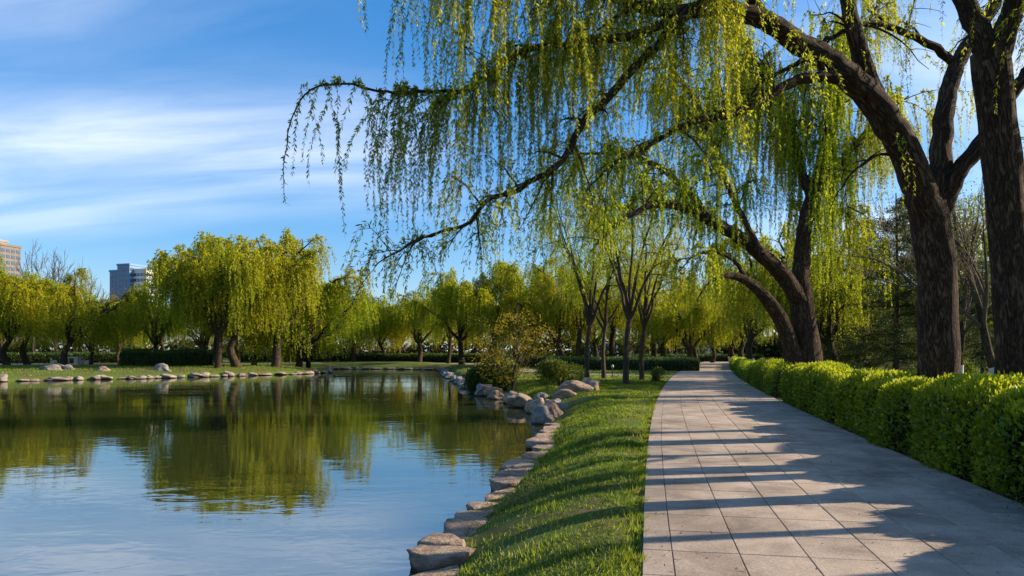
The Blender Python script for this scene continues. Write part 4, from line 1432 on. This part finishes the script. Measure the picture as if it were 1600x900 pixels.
def gen_bush(name, seed, rad, n, mat, ll, lw, loc, label, cat='bush', lobes=7, flat=.9):
    rng = np.random.default_rng(seed)
    root = empty(name, loc)
    tag(root, label, cat)
    T = Tubes()
    for k in range(9):
        az = rng.uniform(0, 6.28)
        e = np.array([math.cos(az) * rad[0] * .6, math.sin(az) * rad[1] * .6, rad[2] * rng.uniform(.9, 1.6)])
        T.add(bez(np.array([0, 0, -.1]), np.array([e[0] * .2, e[1] * .2, e[2] * .6]), e, 7), np.linspace(.03, .006, 7), 5)
    obj('stems', T.mesh('stems', MAT['bark_young']), root)
    LV = Leaves()
    cs = rvec(rng, lobes) * .55
    cs[:, 2] = np.abs(cs[:, 2])
    idx = rng.integers(0, lobes, n)
    q = rvec(rng, n)
    r = rng.uniform(.2, 1, n) ** .35
    p = cs[idx] + q * r[:, None] * .52 * (1 + .3 * vnoise(q * 3 + idx[:, None], seed))[:, None]
    p = p * np.array(rad) + np.array([0, 0, rad[2] * .55])
    p = p[p[:, 2] > .02]; q = q[:len(p)]
    n = len(p)
    dv = norm(norm(p - np.array([0, 0, rad[2] * .4])) + rvec(rng, n) * .9 + np.array([0, 0, .3]))
    LV.add(p, dv, rvec(rng, n), rng.uniform(.6, 1.2, n) * ll, rng.uniform(.7, 1.2, n) * lw, np.clip(rng.normal(.5, .25, n), 0, 1))
    obj('foliage', LV.mesh('foliage', MAT[mat]), root)
    return root


def gen_hedge(label, line, width, height, n, mat, ll, lw, seed, group=None, lump=.16, near_bias=0.0, round_=.55, name='hedge', bushes=0.0):
    """line: plan points along the middle of the hedge"""
    rng = np.random.default_rng(seed)
    line = smooth_line(np.array([(x, y, 0.0) for x, y in line]), step=.4)[:, :2]
    seg = np.linalg.norm(np.diff(line, axis=0), axis=1)
    S = np.concatenate([[0], np.cumsum(seg)])
    tot = S[-1]
    org = np.array([line[0, 0], line[0, 1], 0.0])
    org[2] = gz(org[0], org[1])
    root = empty(name, tuple(org))
    tag(root, label, 'hedge', group)

    def surf(s, ph, k=1.0):
        x = np.interp(s, S, line[:, 0]); y = np.interp(s, S, line[:, 1])
        e = .3
        tx = np.interp(np.minimum(s + e, tot), S, line[:, 0]) - np.interp(np.maximum(s - e, 0), S, line[:, 0])
        ty = np.interp(np.minimum(s + e, tot), S, line[:, 1]) - np.interp(np.maximum(s - e, 0), S, line[:, 1])
        l = np.hypot(tx, ty); nx, ny = ty / l, -tx / l          # to the right of travel
        c, sn = np.cos(ph), np.sin(ph)
        cc = np.sign(c) * np.abs(c) ** round_; ss = np.abs(sn) ** round_
        # round the two ends
        er = width * .55
        endk = np.sqrt(np.clip(1 - np.clip(1 - np.minimum(s, tot - s) / er, 0, 1) ** 2, 0.02, 1))
        q = np.stack([s * .75, cc * 1.1, ss * 1.1], -1)
        lm = 1 + lump * vnoise(q + seed, seed) + lump * .5 * vnoise(q * 2.3 + 4, seed + 1)
        if bushes:
            q2 = s / bushes + .25 * np.sin(s * 1.1 + seed)
            dip = np.abs(q2 - np.round(q2)) * bushes
            lm = lm * (1 - .42 * np.exp(-(dip / .22) ** 2) + .06)
        off = cc * width / 2 * lm * k * endk
        z = ss * height * (1 + .5 * lump * vnoise(np.stack([s * .9, cc, 0 * s], -1), seed + 2)) * k * (.80 + .20 * endk)
        if bushes: z = z * (1 - .20 * np.exp(-(dip / .24) ** 2) + .06 * np.sin(np.round(q2) * 2.4))
        p = np.stack([x + nx * off, y + ny * off, z], -1) - np.array([org[0], org[1], 0])
        nrm = norm(np.stack([nx * cc / (width / 2), ny * cc / (width / 2), ss / height], -1))
        return p, nrm
    # closed dark core added inside to block light between the leaves
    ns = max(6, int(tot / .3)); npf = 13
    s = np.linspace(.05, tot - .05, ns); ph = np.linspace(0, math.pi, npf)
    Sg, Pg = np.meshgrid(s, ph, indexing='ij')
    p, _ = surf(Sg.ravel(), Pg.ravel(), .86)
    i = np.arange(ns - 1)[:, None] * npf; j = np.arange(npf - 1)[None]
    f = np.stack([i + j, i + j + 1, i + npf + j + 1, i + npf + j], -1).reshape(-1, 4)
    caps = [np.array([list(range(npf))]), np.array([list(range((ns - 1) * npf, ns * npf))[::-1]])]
    obj('light_block_core', mesh_from('light_block_core', p, [f] + caps, MAT['hedge_core']), root)
    # leaves
    u = rng.uniform(0, 1, n)
    if near_bias: u = u ** near_bias
    sv = u * tot
    kk = rng.uniform(0, 1, n)
    # cross-section position: uniform along the outline
    phs = np.linspace(0, math.pi, 200)
    outl = np.stack([np.sign(np.cos(phs)) * np.abs(np.cos(phs)) ** round_ * width / 2, np.abs(np.sin(phs)) ** round_ * height], -1)
    cl = np.concatenate([[0], np.cumsum(np.linalg.norm(np.diff(outl, axis=0), axis=1))])
    pv = np.interp(kk * cl[-1], cl, phs)
    p, nr = surf(sv, pv, 1.0)
    p += nr * (rng.uniform(-.09, .035, n) - .03 * rng.exponential(1, n))[:, None]
    p[:, 2] = np.maximum(p[:, 2], .02)
    dv = norm(nr * .55 + rvec(rng, n) * .75 + np.array([0, 0, .45]))
    grow = np.ones(n) * rng.uniform(.45, 1.35, n)
    if near_bias: grow *= (1 + .5 * u)
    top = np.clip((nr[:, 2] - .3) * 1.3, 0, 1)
    ti = np.clip(rng.normal(.32, .2, n) + .5 * top * (p[:, 2] > height * .8), 0, 1)  # top leaves tinted lighter: young growth, plus sunlight put into the colour
    LV = Leaves()
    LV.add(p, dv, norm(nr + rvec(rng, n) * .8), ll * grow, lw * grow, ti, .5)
    # upright shoots on top
    m = n // 7
    sv = rng.uniform(0, 1, m) ** (near_bias or 1) * tot
    pv = rng.uniform(.28, .72, m) * math.pi
    p, nr = surf(sv, pv, 1.0)
    p[:, 2] += rng.uniform(-.01, .06, m)
    LV.add(p, norm(np.array([0, 0, 1.0]) + rvec(rng, m) * .5), rvec(rng, m), ll * rng.uniform(.8, 1.5, m), lw * rng.uniform(.6, 1, m), np.clip(rng.normal(.8, .15, m), 0, 1), .5)
    obj('foliage', LV.mesh('foliage', MAT[mat]), root)
    return root


def make_hedges():
    def pl(y0, y1, t, n=8):
        return [tuple(path_pt(y, t)[:2]) for y in np.linspace(y0, y1, n)]
    gen_hedge('long leafy green hedge lining the right side of the footpath, nearest one', pl(5.0, 24.3, PATH_W + .74, 14), 1.35, 1.14, 105000, 'hedge_leaf', .064, .036, 21, 'clipped hedges along the footpath', .2, 1.6, .62, bushes=1.75)
    gen_hedge('second hedge on the right of the footpath, beyond the gap', pl(25.9, 36, PATH_W + .74), 1.35, 1.14, 20000, 'hedge_leaf', .065, .036, 22, 'clipped hedges along the footpath', .15, 0, .66, bushes=1.6)
    gen_hedge('third hedge on the right of the footpath, low and far', pl(37.5, 58, PATH_W + .8), 1.3, .9, 9000, 'hedge_leaf', .10, .055, 23, 'clipped hedges along the footpath', .12)
    gen_hedge('far hedge along the right of the footpath below the avenue willows', pl(60, 96, PATH_W + .8), 1.3, .9, 8000, 'hedge_leaf', .14, .07, 24, 'clipped hedges along the footpath', .12)
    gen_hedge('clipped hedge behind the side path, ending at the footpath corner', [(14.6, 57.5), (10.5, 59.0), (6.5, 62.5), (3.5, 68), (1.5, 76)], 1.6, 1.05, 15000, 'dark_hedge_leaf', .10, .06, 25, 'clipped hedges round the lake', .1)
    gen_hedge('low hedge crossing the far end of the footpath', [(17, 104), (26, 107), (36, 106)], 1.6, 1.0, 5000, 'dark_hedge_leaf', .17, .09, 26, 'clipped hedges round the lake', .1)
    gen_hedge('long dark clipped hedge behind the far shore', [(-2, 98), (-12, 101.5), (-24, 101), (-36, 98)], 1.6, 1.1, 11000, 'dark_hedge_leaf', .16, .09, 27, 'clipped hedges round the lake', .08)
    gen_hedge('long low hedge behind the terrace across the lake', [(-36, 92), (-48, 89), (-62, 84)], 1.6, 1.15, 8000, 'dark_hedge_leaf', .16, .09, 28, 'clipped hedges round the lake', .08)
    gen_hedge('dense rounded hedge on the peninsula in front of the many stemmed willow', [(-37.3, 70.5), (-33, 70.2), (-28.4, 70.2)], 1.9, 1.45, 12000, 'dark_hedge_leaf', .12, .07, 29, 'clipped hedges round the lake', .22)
    # single bushes
    x, y = px_at(766, 37.5), 37.5
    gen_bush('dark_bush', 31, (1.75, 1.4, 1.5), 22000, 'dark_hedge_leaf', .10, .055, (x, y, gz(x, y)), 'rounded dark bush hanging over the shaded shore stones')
    x, y = px_at(876, 31.0), 31.0
    gen_bush('green_bush', 32, (1.05, .9, .85), 8500, 'bush_leaf', .075, .04, (x, y, gz(x, y)), 'sunlit green bush behind the big tan boulder')
    x, y = px_at(1024, 38.0), 38.0
    gen_bush('sprouting_stump', 33, (.55, .5, .5), 900, 'bush_leaf', .08, .04, (x, y, gz(x, y)), 'short stump with leafy sprouts at the footpath corner', 'stump', 4)
    T = Tubes(); T.add(np.array([(0, 0, -.05), (.02, 0, .3), (.0, .02, .55)]), np.array([.22, .17, .14]), 12, .1, .3, 3)
    s = obj('stump', T.mesh('stump', MAT['bark_old'])); s.location = (0, 0, 0)
    s.parent = [o for o in bpy.data.objects if o.name.startswith('sprouting_stump')][0]
    rng = np.random.default_rng(55)
    for k in range(7):
        px = 1580 - 44 * k; d = rng.uniform(34, 60)
        x, y = px_at(px, d), d
        gen_bush('lawn_shrub', 900 + k, (1.2, 1.1, .8), 1600, 'dark_hedge_leaf' if k % 2 else 'bush_leaf', .13, .07, (x, y, gz(x, y)), 'low shrub under the conifers on the right lawn, %s farthest from the water' % ordn(k), 'shrub')


make_hedges()



def make_woodland():
    """far-off thicket that closes the view under the crowns"""
    rng = np.random.default_rng(314)
    LV = Leaves()
    V, Fq, nv = [], [], 0
    lines = [[(-150, 128), (-90, 140), (-30, 146), (14, 140), (40, 150)], [(34, 120), (48, 104), (62, 90), (90, 70)]]
    for q, ln in enumerate(lines):
        ln = smooth_line(np.array([(x, y, 0.0) for x, y in ln]), step=1.0)
        m = 18000
        i = rng.uniform(0, len(ln) - 1, m)
        c = np.stack([np.interp(i, np.arange(len(ln)), ln[:, k]) for k in range(3)], 1)
        h = 4.2 + 2.0 * vnoise(c * .16, 3 + q) + 1.0 * vnoise(c * .6, 4)
        p = c + rng.normal(0, 1.3, (m, 3)) * np.array([1, 1, 0])
        p[:, 2] = h * rng.uniform(0, 1, m) ** .8
        LV.add(p, rvec(rng, m), rvec(rng, m), rng.uniform(.6, 1.2, m), rng.uniform(.35, .6, m), np.clip(rng.normal(.35, .3, m), 0, 1))
    o = obj('woodland', LV.mesh('woodland', MAT['woodland_leaf']), kind='stuff')
    tag(o, 'far brownish green thicket closing the view behind the trees', 'woodland')


leaf_mat('woodland_leaf', (.05, .05, .02), (.17, .16, .035), .3, .1, .7)
make_woodland()

# ------------------------------------------------------------------ small furniture


def make_furniture():
    # path lamp by the young willows
    x, y = px_at(957, 43.5), 43.5
    t = empty('path_lamp', (x, y, gz(x, y)))
    tag(t, 'short dark lawn lamp with pale head between the young willows', 'lamp')
    T = Tubes(); T.add(np.array([(0, 0, -.05), (0, 0, .3), (0, 0, .62)]), np.array([.035, .03, .03]), 10)
    obj('post', T.mesh('post', MAT['lamp_metal']), t)
    T = Tubes(); T.add(np.array([(0, 0, .62), (0, 0, .64), (0, 0, .76), (0, 0, .80)]), np.array([.03, .075, .075, .02]), 12)
    obj('lamp_head', T.mesh('lamp_head', MAT['whitewash']), t)
    # pale stone table and seats on the terrace across the lake
    d = 75.0
    cx = px_at(112, d)
    z = gz(cx, d) + .05
    t = empty('stone_table', (cx, d, z)); tag(t, 'pale stone table on the terrace behind the golden willow', 'table')
    box_obj('table_top', (-.95, .95, -.5, .5, .66, .80), MAT['pale_stone'], t)
    for sx in (-.6, .6): box_obj('leg', (sx - .18, sx + .18, -.35, .35, 0, .657), MAT['pale_stone'], t)
    for dx, dy, lab in [(-1.7, -.2, 'pale stone seat left of the stone table'), (1.65, .1, 'pale stone seat right of the stone table'), (.2, 1.4, 'pale stone seat behind the stone table')]:
        T = Tubes(); T.add(np.array([(0, 0, 0), (0, 0, .08), (0, 0, .22), (0, 0, .40), (0, 0, .45), (0, 0, .452)]), np.array([.24, .28, .31, .28, .24, .01]), 14)
        s = obj('stone_stool', T.mesh('stone_stool', MAT['pale_stone']), None, (cx + dx, d + dy, z))
        tag(s, lab, 'stool', 'stone seats on the terrace')
    # low far wall of the park behind the avenue
    for (x0, x1, y, h, lab) in [(14, 70, 175, 3.2, 'low brown park building wall behind the end of the footpath')]:
        t = empty('park_wall', ((x0 + x1) / 2, y, 0)); tag(t, lab, 'wall')
        w = (x1 - x0) / 2
        box_obj('wall', (-w, w, 0, .4, 0, h), MAT['far_wall'], t)
        box_obj('coping', (-w - .1, w + .1, -.1, .5, h + .003, h + .2), MAT['tower_white'], t)
        for k in range(18):
            cxp = -w + (k + .5) * 2 * w / 18
            box_obj('pier', (cxp - .25, cxp + .25, -.15, -.003, 0, h - .003), MAT['tower_white'], t)


make_furniture()

# ------------------------------------------------------------------ grass and litter


def make_grass():
    rng = np.random.default_rng(123)
    # bank between the waterline and the footpath
    n = 330000
    y = 3.6 + (44 - 3.6) * rng.uniform(0, 1, n) ** 2.1
    x = rng.uniform(-2.2, 8.5, n)
    ok = (x < edge_x(y) + .012)
    x, y = x[ok], y[ok]
    s = lake_dist(x, y)
    ok = (s > .27 + .12 * vnoise(np.stack([x * 2, y * 2], -1), 4))
    x, y, s = x[ok], y[ok], s[ok]
    # bare patches
    nz = vnoise(np.stack([x * .8, y * .55], -1), 12) + .5 * vnoise(np.stack([x * 2.5, y * 2.5], -1), 13)
    ok = rng.uniform(-.9, .1, len(x)) < nz + .02
    x, y, nz = x[ok], y[ok], nz[ok]
    n = len(x)
    z = ground_z(x, y)
    tuft = vnoise(np.stack([x * 4.5, y * 4.5], -1), 14)
    edge = np.exp(-np.maximum(edge_x(y) - x, 0) / .10)
    ln = (.034 + .055 * np.clip(tuft + .15, 0, 1) ** 1.3) * rng.uniform(.55, 1.4, n) * (1 + .012 * y) * (1 - .15 * edge)
    wd = rng.uniform(.006, .0105, n) * (1 + .07 * y)
    cn = vnoise(np.stack([x * 3.1, y * 3.1], -1), 15); cm = vnoise(np.stack([x * 3.1, y * 3.1], -1), 16)
    lean = np.stack([cn * .8, cm * .8, np.zeros(n)], -1) + rng.normal(0, .42, (n, 3)) * np.array([1, 1, .2])
    dv = norm(np.array([0, 0, 1.0]) + lean)
    ti = np.clip(.42 + .30 * vnoise(np.stack([x * 1.3, y * 1.3], -1), 17) + rng.normal(0, .2, n) - .25 * np.clip(nz, -1, 1), 0, 1)
    LV = Leaves()
    LV.add(np.stack([x, y, z - .008], -1), dv, rvec(rng, n) * np.array([1, 1, .2]), ln, wd, ti, .3)
    # tufts that hang over the kerb
    m = 11000
    y = 3.6 + 26 * rng.uniform(0, 1, m) ** 1.8
    x = edge_x(y) + .015 - rng.exponential(.05, m)
    tf = vnoise(np.stack([x * 5, y * 5], -1), 14)
    k = rng.uniform(-.8, .6, m) < tf + .35
    x, y, tf = x[k], y[k], tf[k]; m = len(x)
    z = np.maximum(ground_z(x, y), -.03)
    LV.add(np.stack([x, y, z], -1), norm(np.array([.12, 0, 1.0]) + rng.normal(0, .4, (m, 3)) * np.array([1, 1, .2])), rvec(rng, m) * np.array([1, 1, .2]), (.05 + .05 * np.clip(tf + .3, 0, 1)) * rng.uniform(.6, 1.3, m), rng.uniform(.006, .010, m) * (1 + .07 * y), np.clip(rng.normal(.55, .25, m), 0, 1), .3)
    tag(obj('bank_grass', LV.mesh('bank_grass', MAT['grass_blade']), kind='stuff'), 'tufted spring grass on the bank between water and footpath', 'grass')
    # lawns across the lake and behind the hedges
    LV = Leaves()
    for (x0, x1, y0, y1, m, ll, ww) in [(-50, -17, 50, 84, 24000, .13, .05), (-9, 12, 44, 84, 9000, .13, .045), (8, 40, 22, 70, 18000, .12, .04), (6.5, 16, 9, 24, 9000, .10, .022)]:
        x = rng.uniform(x0, x1, m); y = rng.uniform(y0, y1, m)
        s = lake_dist(x, y)
        off = x - edge_x(y)
        ok = (s > .9) & ((off < -.1) | (off > PATH_W + .6))
        x, y = x[ok], y[ok]
        k = len(x)
        LV.add(np.stack([x, y, ground_z(x, y) - .01], -1), norm(np.array([0, 0, 1.0]) + rng.normal(0, .45, (k, 3))), rvec(rng, k), ll * rng.uniform(.6, 1.3, k), ww * rng.uniform(.7, 1.3, k), np.clip(rng.normal(.5, .22, k), 0, 1), .3)
    tag(obj('lawn_grass', LV.mesh('lawn_grass', MAT['grass_blade']), kind='stuff'), 'short lawn grass across the lake and behind the hedges', 'grass')
    # dry leaves swept against the hedge foot
    m = 2600
    y = 5.5 + 24 * rng.uniform(0, 1, m) ** 1.4
    t = PATH_W + .16 - rng.exponential(.11, m)
    p = path_pt(y, 0.0); sl = edge_slope(y); k = 1 / np.sqrt(1 + sl * sl)
    p = np.stack([edge_x(y) + t * k, y - t * sl * k, np.full(m, .037) + rng.uniform(0, .012, m)], -1)
    m2 = 700
    y2 = 4.5 + 22 * rng.uniform(0, 1, m2) ** 1.5
    t2 = rng.uniform(.05, PATH_W, m2)
    sl2 = edge_slope(y2); k2 = 1 / np.sqrt(1 + sl2 * sl2)
    p = np.vstack([p, np.stack([edge_x(y2) + t2 * k2, y2 - t2 * sl2 * k2, np.full(m2, .0365) + rng.uniform(0, .006, m2)], -1)])
    m += m2
    LV = Leaves()
    dv = rvec(rng, m) * np.array([1, 1, .25])
    LV.add(p, dv, norm(np.array([0, 0, 1.0]) + rng.normal(0, .3, (m, 3))), rng.uniform(.018, .045, m), rng.uniform(.010, .02, m), rng.uniform(0, 1, m), .5)
    tag(obj('leaf_litter', LV.mesh('leaf_litter', MAT['dry_leaf']), kind='stuff'), 'dry brown leaves swept along the hedge foot', 'leaves')


make_grass()
